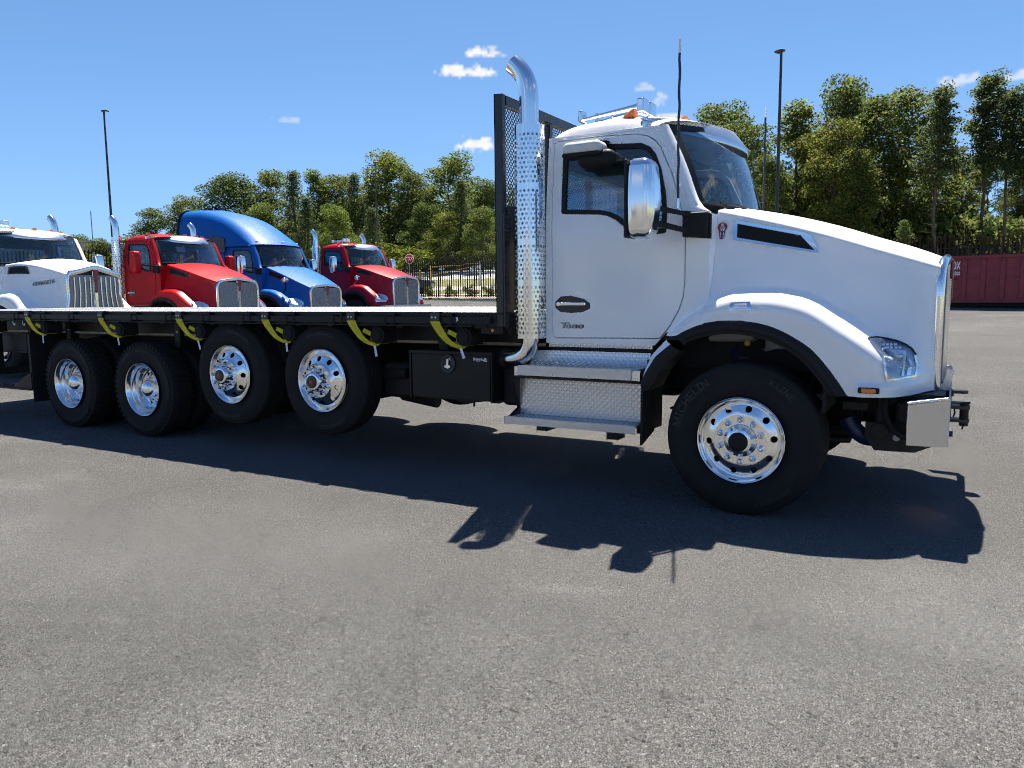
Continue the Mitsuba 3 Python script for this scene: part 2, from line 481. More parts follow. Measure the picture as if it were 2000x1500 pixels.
def screen(u0, u1, v0, v1, n, m, off=0.0):
    return grid([[screen_point(u, v, off) for v in np.linspace(v0, v1, m)] for u in np.linspace(u0, u1, n)])


def visor_mesh():
    V = []
    for y in np.linspace(-.985, .985, 41):
        q = 1 - (y / .985) ** 2
        xi, zi = -.80 + .32 * q, 2.80 + .045 * q
        xo, zo = -.815 + .515 * q, 2.785 - .088 * q
        pts = [(xi - .05, zi + .006), (xi + (xo - xi) * .5, zi + (zo - zi) * .30 + .014), (xo - .02, zo + .012), (xo, zo - .004), (xo - .004, zo - .040), (xo - .012, zo - .042), (xo - .016, zo - .012), (xi + (xo - xi) * .5, zo + .004 + .02 * q), (xi - .05, zo + .012 + .035 * q)]
        V.append([(a, y, b) for a, b in pts])
    return grid(np.array(V))


def roof_mesh():
    V = []
    hx = PI([0, .03, .08, .2, .5, .8, 1], [.0, .075, .125, .165, .185, .155, .095])
    for y in np.linspace(-.987, .987, 61):
        a = abs(y) / .987; k = max(1 - a ** 5, 0) ** .55
        xf = -.71 + .30 * (1 - a ** 2); xb = -1.592 + .03 * a ** 8
        V.append([(xb + (xf - xb) * s, y, 2.715 + float(hx(s)) * k) for s in np.concatenate([[0, .008, .018, .03, .045, .06, .08, .11, .15], np.linspace(.2, 1, 24)])])
    return grid(np.array(V), flip=True)


GR_Y = .62


def grille_path(n=60, square=False):
    if square: return resample([(-.60, .84), (-.61, 1.2), (-.625, 1.60), (-.618, 1.665), (-.575, 1.70), (-.3, 1.735), (-.1, 1.765), (0, 1.772), (.1, 1.765), (.3, 1.735), (.575, 1.70), (.618, 1.665), (.625, 1.60), (.61, 1.2), (.60, .84), (.4, .825), (0, .82), (-.4, .825), (-.60, .84)], 90)
    p = [(-.615, .86), (-.63, 1.2), (-.63, 1.55), (-.60, 1.66), (-.50, 1.715), (-.2, 1.745), (0, 1.752), (.2, 1.745), (.50, 1.715), (.60, 1.66), (.63, 1.55), (.63, 1.2), (.615, .86), (.4, .835), (0, .82), (-.4, .835), (-.615, .86)]
    return resample(p, n)


def gx(y): return 1.130 + .030 * (1 - (np.abs(y) / .63) ** 2)


def oval_tube(P, a, b, n=10, closed=True):
    """Ring along a closed path, with an oval section: a across the path, b along x."""
    P = np.asarray(P); c = P.mean(0); V = []
    for k in range(len(P)):
        t = P[(k + 1) % (len(P) - 1)] - P[(k - 1) % (len(P) - 1)]; t /= np.linalg.norm(t)
        o = np.cross(t, (1.0, 0, 0)); o /= np.linalg.norm(o)
        V.append([P[k] + o * a * math.cos(q) + np.array([1.0, 0, 0]) * b * math.sin(q) for q in np.arange(n) * 2 * np.pi / n])
    return grid(np.array(V), True)


def mesh_panel(y0, y1, z0, z1, step, w, fx, vertical=False):
    out = []; L = z1 - z0; P = sg.box(y0, z0, y1, z1)
    if vertical:
        for y in np.arange(y0 + step / 2, y1, step): out.append(bar((fx(y), y, z0), (fx(y), y, z1), w * 2, w, 0.001))
        return cat(*out)
    for s in (1, -1):
        for c in np.arange(-L - 1, L + 1 + (y1 - y0), step):
            a = sg.LineString([(y0 + c, z0 if s > 0 else z1), (y0 + c + L, z1 if s > 0 else z0)]).intersection(P)
            if a.length > .01:
                q = np.array(a.coords); out.append(TM(*ribbon_quad(q, w, fx)))
    return cat(*out)


def ribbon_quad(q, w, fx):
    d = (q[1] - q[0]) / np.linalg.norm(q[1] - q[0]); o = np.array([-d[1], d[0]]) * w / 2
    p = [q[0] - o, q[1] - o, q[1] + o, q[0] + o]
    return [(fx(a) + k * .003, a, b) for k in (0, 1) for a, b in p], [(0, 2, 1), (0, 3, 2), (4, 5, 6), (4, 6, 7), (0, 1, 5), (0, 5, 4), (2, 3, 7), (2, 7, 6)]


HL = [(.749, 1.233), (.791, 1.234), (.858, 1.220), (.917, 1.203), (.959, 1.182), (.992, 1.155), (1.017, 1.118), (1.03, 1.072), (1.036, 1.024), (1.032, .979), (.977, .979), (.924, .974), (.876, .971), (.866, 1.012), (.856, 1.073), (.843, 1.126), (.805, 1.168), (.773, 1.202)]


def skin(poly, off, size=.02, back=None):
    """A polygon in (x, z) laid on the near side's body surface."""
    m = fine(sheet(poly, 0), size); v = np.array(m.vertices)
    v[:, 1] = -(side_w(v[:, 0], v[:, 2]) + off)
    return TM(v, m.faces)


def skin_ring(poly, w, off):
    P = sg.Polygon(poly); return skin(P.difference(P.buffer(-w)), off, .015)


# ---- tyres and wheels: outer face at y = 0, inside at y > 0, axle at the origin
def tyre_mesh(R, w, rim=.293, grooves=4):
    s = [(w * .5, rim - .035), (.05, rim - .022), (.034, rim - .004), (.022, rim + .018), (.010, rim + .05), (.009, rim + .052), (.0065, rim + .056), (.002, rim + .10), (.0, rim + .125), (.0, R - .10), (.004, R - .075), (.0075, R - .073), (.009, R - .06), (.016, R - .045), (.0195, R - .044), (.024, R - .030), (.030, R - .018), (.040, R - .006), (.055, R - .001)]
    tread = []
    for g in np.linspace(.055, w - .055, grooves + 2)[1:-1]:
        tread += [(g - .007, R), (g - .006, R - .014), (g + .006, R - .014), (g + .007, R)]
    return lathe(s + tread + [(w - a, b) for a, b in s[:0:-1]], 72)


def lugs(R, w, n=54):
    out = []
    for k in range(n):
        th = 2 * np.pi * k / n
        for a0, a1, d in ((.012, w * .33, 0), (w * .36, w * .64, .5), (w * .67, w - .012, 0)):
            b = box(a0, a1, -.021, .021, R - .045 if d == 0 else R - .012, R + .008, .004)
            v = np.array(b.vertices)[:, [1, 0, 2]]
            if d == 0:                                                 # shoulder blocks taper down the sidewall
                edge = np.clip((.03 - np.minimum(v[:, 1], w - v[:, 1])) / .02, 0, 1); v[:, 2] -= edge * .014
            c, s = math.cos(th + d * 2 * np.pi / n), math.sin(th + d * 2 * np.pi / n)
            out.append(TM(np.stack([c * v[:, 0] + s * v[:, 2], v[:, 1], -s * v[:, 0] + c * v[:, 2]], -1), b.faces[:, ::-1]))
    return cat(*out)


def round_text(text, h, r, mid, out=.0015, depth=.004):
    """Raised sidewall lettering about the axle; mid: the angle of its middle from the top, clockwise as seen."""
    m = lettering(text, h, depth, True); v = np.array(m.vertices); L = v[:, 0].max()
    a = mid + (v[:, 0] - L / 2) / r; q = r + v[:, 1]
    return TM(np.stack([np.sin(a) * q, -out - v[:, 2] + depth, np.cos(a) * q], -1), m.faces)


def ring_of(m, n, r, a0=0.0):
    out = []
    for k in range(n):
        a = a0 + 2 * np.pi * k / n; c, s = math.cos(a), math.sin(a); v = np.array(m.vertices) + (r, 0, 0)
        out.append(TM(np.stack([c * v[:, 0] - s * v[:, 2], v[:, 1], s * v[:, 0] + c * v[:, 2]], -1), m.faces))
    return out


def holed_disc(profile, r_hole, rad, n=10, a0=0.0, seg=10):
    """A turned disc (profile: depth over radius) with n round hand holes at r_hole; single sheet with short inner walls."""
    ro, ri = profile[0][1], profile[-1][1]
    P = sg.Point(0, 0).buffer(ro, quad_segs=24).difference(sg.Point(0, 0).buffer(ri, quad_segs=24))
    H = [sg.Point(r_hole * math.cos(a0 + 2 * np.pi * k / n), r_hole * math.sin(a0 + 2 * np.pi * k / n)).buffer(rad, quad_segs=seg // 2) for k in range(n)]
    for h in H: P = P.difference(h)
    pts = [np.array(P.exterior.coords)[:-1]] + [np.array(i.coords)[:-1] for i in P.interiors]
    for r in np.linspace(ri + .012, ro - .012, 14):
        th = np.arange(96) * 2 * np.pi / 96 + r * 40; q = np.stack([r * np.cos(th), r * np.sin(th)], -1)
        pts.append(q[[P.contains(sg.Point(*a)) and P.boundary.distance(sg.Point(*a)) > .006 for a in q]])
    q = np.vstack(pts)
    from scipy.spatial import Delaunay
    f = Delaunay(q).simplices; c = q[f].mean(1); f = f[shapely.contains_xy(P, c[:, 0], c[:, 1])]
    pr_ = np.array(sorted([(b, a) for a, b in profile])); dep = PI(pr_[:, 0], pr_[:, 1])
    rr = np.hypot(q[:, 0], q[:, 1])
    v = np.stack([q[:, 0], dep(np.clip(rr, ri, ro)), q[:, 1]], -1)
    n3 = np.cross(v[f[:, 1]] - v[f[:, 0]], v[f[:, 2]] - v[f[:, 0]]); f[n3[:, 1] > 0] = f[n3[:, 1] > 0][:, ::-1]
    walls = []
    for h in H:
        c = np.array(h.exterior.coords); d = dep(np.clip(np.hypot(c[:, 0], c[:, 1]), ri, ro))
        walls.append(grid(np.stack([np.stack([c[:, 0], d, c[:, 1]], -1), np.stack([c[:, 0], d + .014, c[:, 1]], -1)])))
    return cat(TM(v, f), *walls)


def nut(r, L, tip):
    """A lug nut cover standing out from the disc (towards -y)."""
    return lathe([(0, r * 1.12), (-.008, r * 1.12), (-.010, r), (-L * .55, r * .93), (-L * .85, r * tip), (-L, r * tip * .5), (-L, 0)], 6)


def flange(d=.03):
    return [(.05, .270), (.012, .283), (.002, .290), (-.004, .296), (-.007, .293), (-.004, .286), (.004, .282)]


RIM_F = lathe(flange() + [(.012, .279), (.020, .273), (.026, .268), (.027, .263), (.032, .259), (.046, .2525)], 80)
DISC_F = holed_disc([(.046, .254), (.0405, .246), (.0345, .232), (.0285, .218), (.0225, .204), (.0170, .190), (.0145, .180), (.014, .17), (.014, .10)], .2195, .0225, 10, .1)
HUB_F = lathe([(.018, .114), (.008, .112), (.002, .106), (-.02, .092), (-.045, .084), (-.052, .066), (-.052, .05)], 48)
CAP_F = lathe([(-.044, .067), (-.062, .064), (-.070, .054), (-.072, .03), (-.069, .028), (-.069, 0)], 40)
RIM_P = lathe(flange() + [(.014, .277), (.030, .262), (.040, .255)], 80)
DISC_P = holed_disc([(.044, .256), (.030, .250), (.012, .24), (.0, .222), (-.012, .20), (-.024, .178), (-.036, .160), (-.045, .152), (-.046, .10)], .205, .024, 10, .25)
HUB_P = lathe([(-.044, .112), (-.052, .106), (-.09, .094), (-.115, .086), (-.125, .070), (-.125, .046)], 48)
CAP_P = lathe([(-.118, .060), (-.135, .058), (-.140, .050), (-.140, .030), (-.137, .029), (-.137, 0)], 40)
RIM_R = lathe(flange() + [(.012, .277), (.028, .266), (.045, .262), (.060, .262), (.072, .254), (.080, .244), (.120, .238), (.150, .236), (.165, .228), (.172, .214)], 80)
DISC_R = holed_disc([(.172, .216), (.178, .20), (.170, .175), (.155, .150), (.150, .140), (.150, .09)], .188, .024, 10, .2)
HUB_R = lathe([(.152, .135), (.140, .132), (.130, .120), (.095, .112), (.060, .098), (.035, .075), (.022, .045), (.018, .015), (.018, 0)], 48)
NUTS_F, NUTS_P, NUTS_R = ring_of(move(nut(.0225, .042, .55), (0, .013, 0)), 10, .143, .32), ring_of(move(nut(.021, .075, .62), (0, -.045, 0)), 10, .132, .2), ring_of(move(nut(.02, .03, .6), (0, .15, 0)), 10, .143)
TYRE_F, TYRE_R, TYRE_P = tyre_mesh(.527, .385, grooves=4), tyre_mesh(.530, .28, grooves=2), tyre_mesh(.520, .29, grooves=4)
LUG_R = lugs(.527, .28)
SH = {}


def sh(name, mesh_fn, smooth=35):
    if name not in SH: SH[name] = shape(mesh_fn() if callable(mesh_fn) else mesh_fn, 'chrome', smooth)
    return SH[name]


def wheel(th, x, y, z, kind, near=True, detail=True, spin=0.0, extra=()):
    """A tyre with its wheel, as one part with sub-parts; the outer face at y."""
    L = T().translate([x, y, z]) @ (T() if near else T().scale([1, -1, 1])) @ T().rotate([0, 1, 0], spin)
    if not near: L = T().translate([x, y, z]) @ T().rotate([0, 0, 1], 180) @ T().rotate([0, 1, 0], spin)
    if kind == 'inner':
        return th.part('tyre', sh('tyre_r', TYRE_R, 40), 'rubber', local=L)
    t = th.part('wheel', sh('disc_' + kind, {'f': DISC_F, 'p': DISC_P, 'r': DISC_R}[kind], 40), 'chrome', local=L)
    th.part('tyre', sh('tyre_' + kind, {'f': TYRE_F, 'p': TYRE_P, 'r': TYRE_R}[kind], 40), 'rubber', under=t, local=L)
    th.part('rim', sh('rim_' + kind, {'f': RIM_F, 'p': RIM_P, 'r': RIM_R}[kind], 50), 'chrome', under=t, local=L)
    th.part('hub', sh('hub_' + kind, {'f': HUB_F, 'p': HUB_P, 'r': HUB_R}[kind], 45), 'chrome', under=t, local=L)
    if kind != 'r': th.part('hub_cap', sh('cap_' + kind, {'f': CAP_F, 'p': CAP_P}[kind], 40), 'black_plastic' if kind == 'f' else 'black_paint', under=t, local=L)
    if detail:
        for k, m in enumerate({'f': NUTS_F, 'p': NUTS_P, 'r': NUTS_R}[kind]):
            th.part('lug_nut', sh(f'nut_{kind}{k}', m, 25), 'chrome', under=t, local=L)
    if kind == 'r': th.part('tread', sh('lug_r', LUG_R, 25), 'rubber', under=t, local=L)
    for n, m, b in extra: th.part(n, m, b, under=t, local=L)
    return t


def rbox(x0, x1, y0, y1, z0, z1, r, size=None):
    """A box with rounded edges."""
    n = 8
    a = np.linspace(-np.pi / 2, np.pi / 2, 2 * n); t = np.linspace(0, 2 * np.pi, 8 * n, endpoint=False)
    h = np.array([x1 - x0, y1 - y0, z1 - z0]) / 2; m = np.array([x0 + x1, y0 + y1, z0 + z1]) / 2
    r = min(r, h.min() * .98); pts = []
    for q in a:
        for w in t:
            d = np.array([math.cos(q) * math.cos(w), math.cos(q) * math.sin(w), math.sin(q)])
            pts.append(m + np.sign(np.round(d, 6)) * (h - r) + d * r)
    return trimesh.convex.convex_hull(np.array(pts))


def expand_front(v, k):
    """Raises the hood's front for the long-nosed truck."""
    v = v.copy(); s = 1 + k * np.clip((v[:, 0] + .3) / 1.4, 0, 1.2)
    up = v[:, 2] > 1.3
    v[up, 2] = 1.3 + (v[up, 2] - 1.3) * s[up]
    v[:, 1] *= 1 - .10 * np.clip((v[:, 0] - .3) / .8, 0, 1) * np.clip((v[:, 2] - 1.2) / .3, 0, 1)
    return v


def drop_front(v, k):
    """Lowers the hood's front for the streamlined sleeper truck."""
    v = v.copy(); v[:, 2] -= k * np.clip((v[:, 0] + .3) / 1.4, 0, 1.1) * np.clip((v[:, 2] - 1.0) / .5, 0, 1)
    return v


def truck_body(th, paint, style='day', detail=False, stacks=(1,), mirror='chrome', horns=True, guards=True, deform=None, tag=''):
    D = deform or (lambda v: v)
    c = style + tag
    P = lambda name, key, fn, bsdf, smooth=35, under=None, label=None: th.part(name, sh(key, (lambda: fn()), smooth), bsdf, under=under, label=label)
    N = lambda name, key, fn, bsdf, smooth=35, under=None: [P(name, key + 'n', fn, bsdf, smooth, under), P(name, key + 'f', lambda: flip_y(fn()), bsdf, smooth, under)]
    hood = P('hood', 'hood' + c, lambda: warp(hood_mesh(), D), paint, 40)
    N('fender', 'tail', fender_tail, paint, 50)
    N('fender_flare', 'flare', lambda: ribbon(ARCH, FLARE_IN, 1.222, 1.235, .022), 'black_plastic', 50)
    N('rear_fender', 'rs', lambda: ribbon(RS_OUT, RS_SEAM, 1.16, 1.222, .012, 24, 7, .02), paint, 50)
    N('rear_fender_flare', 'rsf', lambda: ribbon(RS_SEAM, RS_IN, 1.222, 1.235, .02, 24, 7, .3), 'black_plastic', 50)
    # cab
    W = sg.Polygon(WIN).buffer(-.02).buffer(.04, quad_segs=6).buffer(-.02)
    DP = sg.Polygon(DOOR).buffer(-.03).buffer(.03, quad_segs=6)
    shell = sg.Polygon(CAB).difference(DP.buffer(.007))
    if style == 'sleeper': shell = shell.union(sg.box(-3.6, 1.148, -1.55, 2.735)).difference(DP.buffer(.007))
    xb = -3.6 if style == 'sleeper' else -1.58
    side = lambda: warp(fine(plate(shell, -1.05, -1.02), .09), lean)
    cab = P('cab', 'cab' + style, lambda: cat(side(), flip_y(side()), plate_x([(-1.03, 1.15), (1.03, 1.15), (.985, 2.73), (-.985, 2.73)], xb, xb + .03, [] if style == 'sleeper' else [[(-.78, 1.98), (.78, 1.98), (.78, 2.5), (-.78, 2.5)]])), paint, 30)
    for q in (0, 1):
        Q = flip_y if q else (lambda m: m)
        d = P('door', f'door{q}', lambda: Q(warp(fine(plate(DP.difference(W), -1.056, -1.02), .07), lean)), paint, 30)
        P('window_seal', f'seal{q}', lambda: Q(warp(fine(plate(W.difference(W.buffer(-.034)), -1.064, -1.03), .07), lean)), 'black_plastic', 30, d)
        P('window', f'glass{q}', lambda: Q(warp(fine(sheet(W.buffer(-.033), -1.044), .08), lean)), 'glass', True, d)
        hb = P('door_handle', f'handle{q}', lambda: Q(cat(plate(sg.Polygon([(-1.485, 1.47), (-1.44, 1.505), (-1.36, 1.51), (-1.25, 1.485), (-1.205, 1.455), (-1.205, 1.425), (-1.26, 1.40), (-1.36, 1.392), (-1.45, 1.402), (-1.485, 1.43)]).buffer(.008), -1.0595, -1.05), move(box(-1.46, -1.33, -1.064, -1.05, 1.475, 1.502, .004), (0, 0, 0)))), 'black_paint', 30, d)
        P('door_latch', f'latch{q}', lambda: Q(cat(rbox(-1.475, -1.225, -1.085, -1.060, 1.440, 1.468, .011), lathe_at(-1.455, 1.454, -1.088, .017, .02))), 'chrome', 40, d)
    P('roof', 'roof', roof_mesh, paint, 50, None)
    rim = lambda: cat(screen(-1, -.93, 0, 1, 3, 16, .004), screen(.93, 1, 0, 1, 3, 16, .004), screen(-.93, .93, 0, .055, 30, 3, .004), screen(-.93, .93, .93, 1, 30, 3, .004))
    ws = P('windshield', 'ws', lambda: screen(-.95, .95, .03, .96, 34, 12), 'glass', True)
    def pillar(s):
        F_ = resample([(-.29, 2.085), (-.415, 2.135), (-.49, 2.27), (-.60, 2.52), (-.70, 2.735)], 14)
        F_ = np.array([(a, s * 1.05, z) for a, z in F_]); F_ = lean(F_)
        G_ = np.array([screen_point(s * .985, v) for v in np.linspace(-.02, 1, 14)])
        mid = (F_ + G_) / 2 + np.array([.035, s * .012, 0])
        return grid(np.stack([F_ - (.02, 0, 0), F_, F_ * .55 + mid * .45 + (.012, 0, 0), mid * .6 + G_ * .4 + (.004, 0, 0), G_], 1), flip=s > 0)
    for s in (-1, 1): P('cowl_side', f'cowlside{s}', lambda: plate_x([(s * 1.048, 1.36), (s * .80, 1.50), (s * .80, 2.09), (s * 1.02, 2.085), (s * 1.048, 2.06)], -.305, -.287), paint, 30, cab)
    for s in (-1, 1): P('windshield_pillar', f'pil{s}', lambda: pillar(s), paint, 50, cab)
    P('windshield_seal', 'wseal', rim, 'black_plastic', True, ws)
    P('cowl', 'cowl', lambda: cat(box(-.60, -.30, -.99, .99, 2.02, 2.10, .02), plate([(-.463, 1.925), (-.275, 1.905), (-.275, 2.078), (-.34, 2.085), (-.463, 2.108)], -1.075, -1.045), plate([(-.463, 1.925), (-.275, 1.905), (-.275, 2.078), (-.34, 2.085), (-.463, 2.108)], 1.045, 1.075)), 'black_plastic')
    for y0 in (-.55, .25):
        P('wiper', f'wiper{y0}', lambda: cat(tube([(wxb(y0 + .05) + .035, y0 + .02, 2.13), (wxb(y0 - .2) + .035, y0 - .2, 2.165), (wxb(y0 - .42) + .03, y0 - .42, 2.17)], .011, 6), tube([(wxb(y0 + .3) + .05, y0 + .35, 2.11), (wxb(y0) + .05, y0, 2.175), (wxb(y0 - .2) + .03, y0 - .2, 2.18)], .009, 6)), 'black_plastic')
    if style != 'sleeper':
        P('sun_visor', 'visor', visor_mesh, 'chrome_soft', 50)
        for k, (y, x, z) in enumerate(((-.80, -.97, 2.874), (-.40, -.70, 2.866), (0, -.63, 2.872), (.40, -.70, 2.866), (.80, -.97, 2.874))):
            P('marker_light', f'mark{k}', lambda: move(trimesh.convex.convex_hull(np.array([(-.06, -.045, -.02), (-.06, .045, -.02), (.04, -.045, -.02), (.04, .045, -.02), (.032, -.036, .038), (.032, .036, .038), (.0, -.025, .034), (.0, .025, .034)])), (x, y, z)), 'amber', 25)
    # interior
    P('dashboard', 'dash', lambda: cat(box(-.85, -.40, -.95, .95, 1.75, 2.07, .06), box(-1.52, -.4, -1.0, 1.0, 1.18, 1.24)), 'interior_dark')
    for y in (-.52, .52):
        P('seat', f'seat{y}', lambda: cat(rbox(-1.38, -.92, y - .25, y + .25, 1.45, 1.68, .06), move(rbox(-.09, .09, -.25, .25, 0, .58, .07), (-1.36, y, 1.60), ry=-.12)), 'interior', 40)
    P('steering_wheel', 'steer', lambda: move(cat(tube([(0, .22 * math.cos(a), .22 * math.sin(a)) for a in np.linspace(0, 2 * np.pi, 33)], .016, 8, False), bar((0, -.21, 0), (0, .21, 0), .03, .02)), (-.93, .5, 2.0), ry=.7), 'interior_dark')
    P('headliner', 'liner', lambda: cat(box(-1.55, -.85, -.93, .93, 2.69, 2.705, .003), box(xb + .031, xb + .06, -.99, -.80, 1.2, 2.7), box(xb + .031, xb + .06, .80, .99, 1.2, 2.7), box(xb + .031, xb + .06, -.80, .80, 1.2, 1.96), box(xb + .031, xb + .06, -.80, .80, 2.52, 2.7)), 'headliner')
    if style != 'sleeper': P('rear_window', 'rwin', lambda: TM([(xb + .015, -.79, 1.97), (xb + .015, .79, 1.97), (xb + .015, .79, 2.51), (xb + .015, -.79, 2.51)], [(0, 1, 2), (0, 2, 3)]), 'glass', False)
    # nose
    gp = grille_path(square=tag == 'long'); G3 = np.stack([gx(gp[:, 0]), gp[:, 0], gp[:, 1]], -1)
    gr = P('grille', 'grille' + c, lambda: warp(oval_tube(G3, .036, .032, 14), D), 'chrome', 50)
    P('grille_bar', 'gbar' + c, lambda: warp(fine(box(1.13, 1.192, -.05, .05, .83, 1.74, .015), .12), D), 'chrome', 40, gr)
    P('grille_backing', 'gback' + c, lambda: warp(fine(plate_x([(-.60, .86), (.60, .86), (.61, 1.55), (.56, 1.68), (0, 1.73), (-.56, 1.68), (-.61, 1.55)], 1.10, 1.115), .12), D), 'interior_dark', 30, gr)
    P('grille_mesh', 'gmesh' + c, lambda: warp(cat(*[mesh_panel(a, b, .87, 1.68, .030 if not tag == 'long' else .026, .011, lambda y: gx(y) + .002) for a, b in ((-.585, -.055), (.055, .585))]), D), 'mesh_grey', False, gr)
    if tag == 'long':
        for k, y in enumerate([s * q for s in (-1, 1) for q in (.13, .25, .37, .49)]):
            P('grille_slat', f'gsl{k}', lambda: warp(cat(*[bar((gx(y) + .018, y, z), (gx(y) + .018, y, z + .1), .011, .024, .003) for z in np.arange(.86, 1.60, .0995)]), D), 'chrome', 40, gr)
    em = P('hood_emblem', 'emb' + c, lambda: warp(cat(move(rbox(-.012, .012, -.06, .06, -.05, .09, .012), (1.192, 0, 1.66)), move(rbox(-.012, .010, -.03, .03, -.2, -.04, .012), (1.192, 0, 1.66))), D), 'emblem_red', 40)
    for q in (0, 1):
        Q = flip_y if q else (lambda m: m)
        h = P('headlight', f'hl{c}{q}', lambda: Q(skin(HL, .004)), 'chrome_soft' if not detail else 'lamp_base', 40)
        P('headlight_bezel', f'hlb{c}{q}', lambda: Q(skin_ring(HL, .012, .014)), 'chrome', 40, h)
        P('lens', f'hll{c}{q}', lambda: Q(skin(sg.Polygon(HL).buffer(-.006), .022, .03)), 'clear_lens', True, h)
        P('vent', f'vent{c}{q}', lambda: Q(warp(skin([(-.146, 2.018), (.285, 1.918), (.38, 1.806), (-.142, 1.912)], .005, .05), D)), 'black_hole', 30, hood)
        VO, VI = sg.Polygon([(-.163, 2.041), (.305, 1.931), (.348, 1.912), (.41, 1.788), (-.165, 1.903)]), sg.Polygon([(-.142, 2.014), (.28, 1.916), (.375, 1.81), (-.138, 1.916)])
        P('vent_frame', f'ventf{c}{q}', lambda: Q(warp(skin(VO.buffer(-.01).buffer(.01).difference(VI), .014, .02), D)), 'chrome' if detail else 'black_paint', 40, hood)
        P('clearance_lamp', f'cl{q}', lambda: Q(cat(box(.722, .845, -1.262, -1.236, .896, .931, .005))), 'black_plastic', 30)
    P('bumper', 'bumper', bumper_mesh, 'brushed_steel', 30)
    # mirrors and stacks
    for q in (0, 1):
        Q = flip_y if q else (lambda m: m)
        a = P('mirror', f'mir{q}', lambda: Q(warp(fine(rbox(-.735, -.555, -1.53, -1.32, 1.90, 2.43, .06), .05), lambda v: v + np.stack([np.clip((v[:, 0] + .645) / .09, 0, 1) * (.03 * (1 - ((v[:, 2] - 2.165) / .265) ** 2) - .01), np.clip(-(v[:, 1] + 1.425) / .105, 0, 1) * -(.020 * (1 - ((v[:, 2] - 2.165) / .265) ** 2) - .01), 0 * v[:, 0]], -1))), mirror, 50)
        P('mirror_glass', f'mirg{q}', lambda: Q(rbox(-.742, -.722, -1.525, -1.325, 1.905, 2.425, .010)), 'black_plastic', 40, a)
        P('mirror_arm', f'mira{q}', lambda: Q(cat(bar((-.62, -1.42, 2.115), (-.40, -1.08, 2.07), .03, .045, .008), bar((-.62, -1.42, 2.015), (-.40, -1.08, 1.955), .03, .05, .008), rbox(-.47, -.29, -1.11, -1.06, 1.92, 2.09, .015))), 'black_plastic', 30, a)
    for s in stacks:
        Q = flip_y if s < 0 else (lambda m: m)
        st = P('exhaust_stack', f'stack{s}', lambda: Q(tube(spline([(-1.665, -1.15, 1.2), (-1.665, -1.15, 2.2), (-1.665, -1.15, 2.98), (-1.672, -1.15, 3.08), (-1.70, -1.15, 3.17), (-1.745, -1.15, 3.235), (-1.80, -1.15, 3.285)], 44), .074, 28, False)), 'chrome', 50)
        if guards: P('heat_guard', f'guard{detail}{s}', lambda: Q(guard_mesh(22 if detail else 14, 1.19, 2.81)), 'chrome', 60, st)
        P('exhaust_elbow', f'elbow{s}', lambda: Q(tube(spline([(-1.665, -1.15, 1.24), (-1.668, -1.15, 1.17), (-1.70, -1.14, 1.09), (-1.78, -1.12, 1.035), (-1.88, -1.09, 1.015), (-1.95, -1.06, 1.01)], 24), .066, 24)), 'chrome', 50, st)
    if horns:
        for k, y in enumerate((-.52, -.36)):
            P('air_horn', f'horn{k}', lambda: cat(tube([(-1.50 + .08 * k, y, 2.955), (-1.30, y, 2.975), (-1.08, y, 2.995), (-1.02, y, 2.997)], [.012, .016, .022, .03], 14), rbox(-1.02, -.955, y - .065, y + .065, 2.935, 3.055, .02), rbox(-1.53 + .08 * k, -1.49 + .08 * k, y - .05, y + .05, 2.93, 3.02, .01), bar((-1.25, y, 2.85), (-1.25, y, 2.97), .02, .02)), 'chrome', 40)
    return hood, cab


def lathe_at(x, z, y, r, d):
    return move(lathe([(d, r), (.002, r), (0, r * .85), (0, 0)], 20), (x, y, z))


def lathe_up(x, y, z, prof):
    """Turned about the vertical: (radius, height) pairs."""
    m = lathe([(-h, r) for r, h in prof], 20); v = np.array(m.vertices)
    return TM(np.stack([x + v[:, 0], y + v[:, 2], z - v[:, 1]], -1), m.faces)


def bumper_mesh():
    t = [(-1.19, 1.0, .58), (-1.18, 1.19, .585)]
    side = plate([(1.003, .575), (1.015, .575), (1.205, .575), (1.222, .59), (1.222, .875), (1.205, .875), (1.003, .833)], -1.195, -1.185)
    side = warp(fine(side, .05), lambda v: v + np.stack([0 * v[:, 0], np.clip(v[:, 0] - 1.0, 0, 1) * .12 + (.875 - v[:, 2]) * .05, 0 * v[:, 0]], -1))
    top = cat(*[bar((1.0 + .222 * a, -1.188 + .026 * a, .836 + .046 * a), (1.0 + .222 * b, -1.188 + .026 * b, .836 + .046 * b), .03, .012, .004) for a, b in ((0, 1),)])
    front = cat(box(1.214, 1.230, -1.16, 1.16, .58, .875, .006))
    return cat(side, flip_y(side), top, flip_y(top), front)


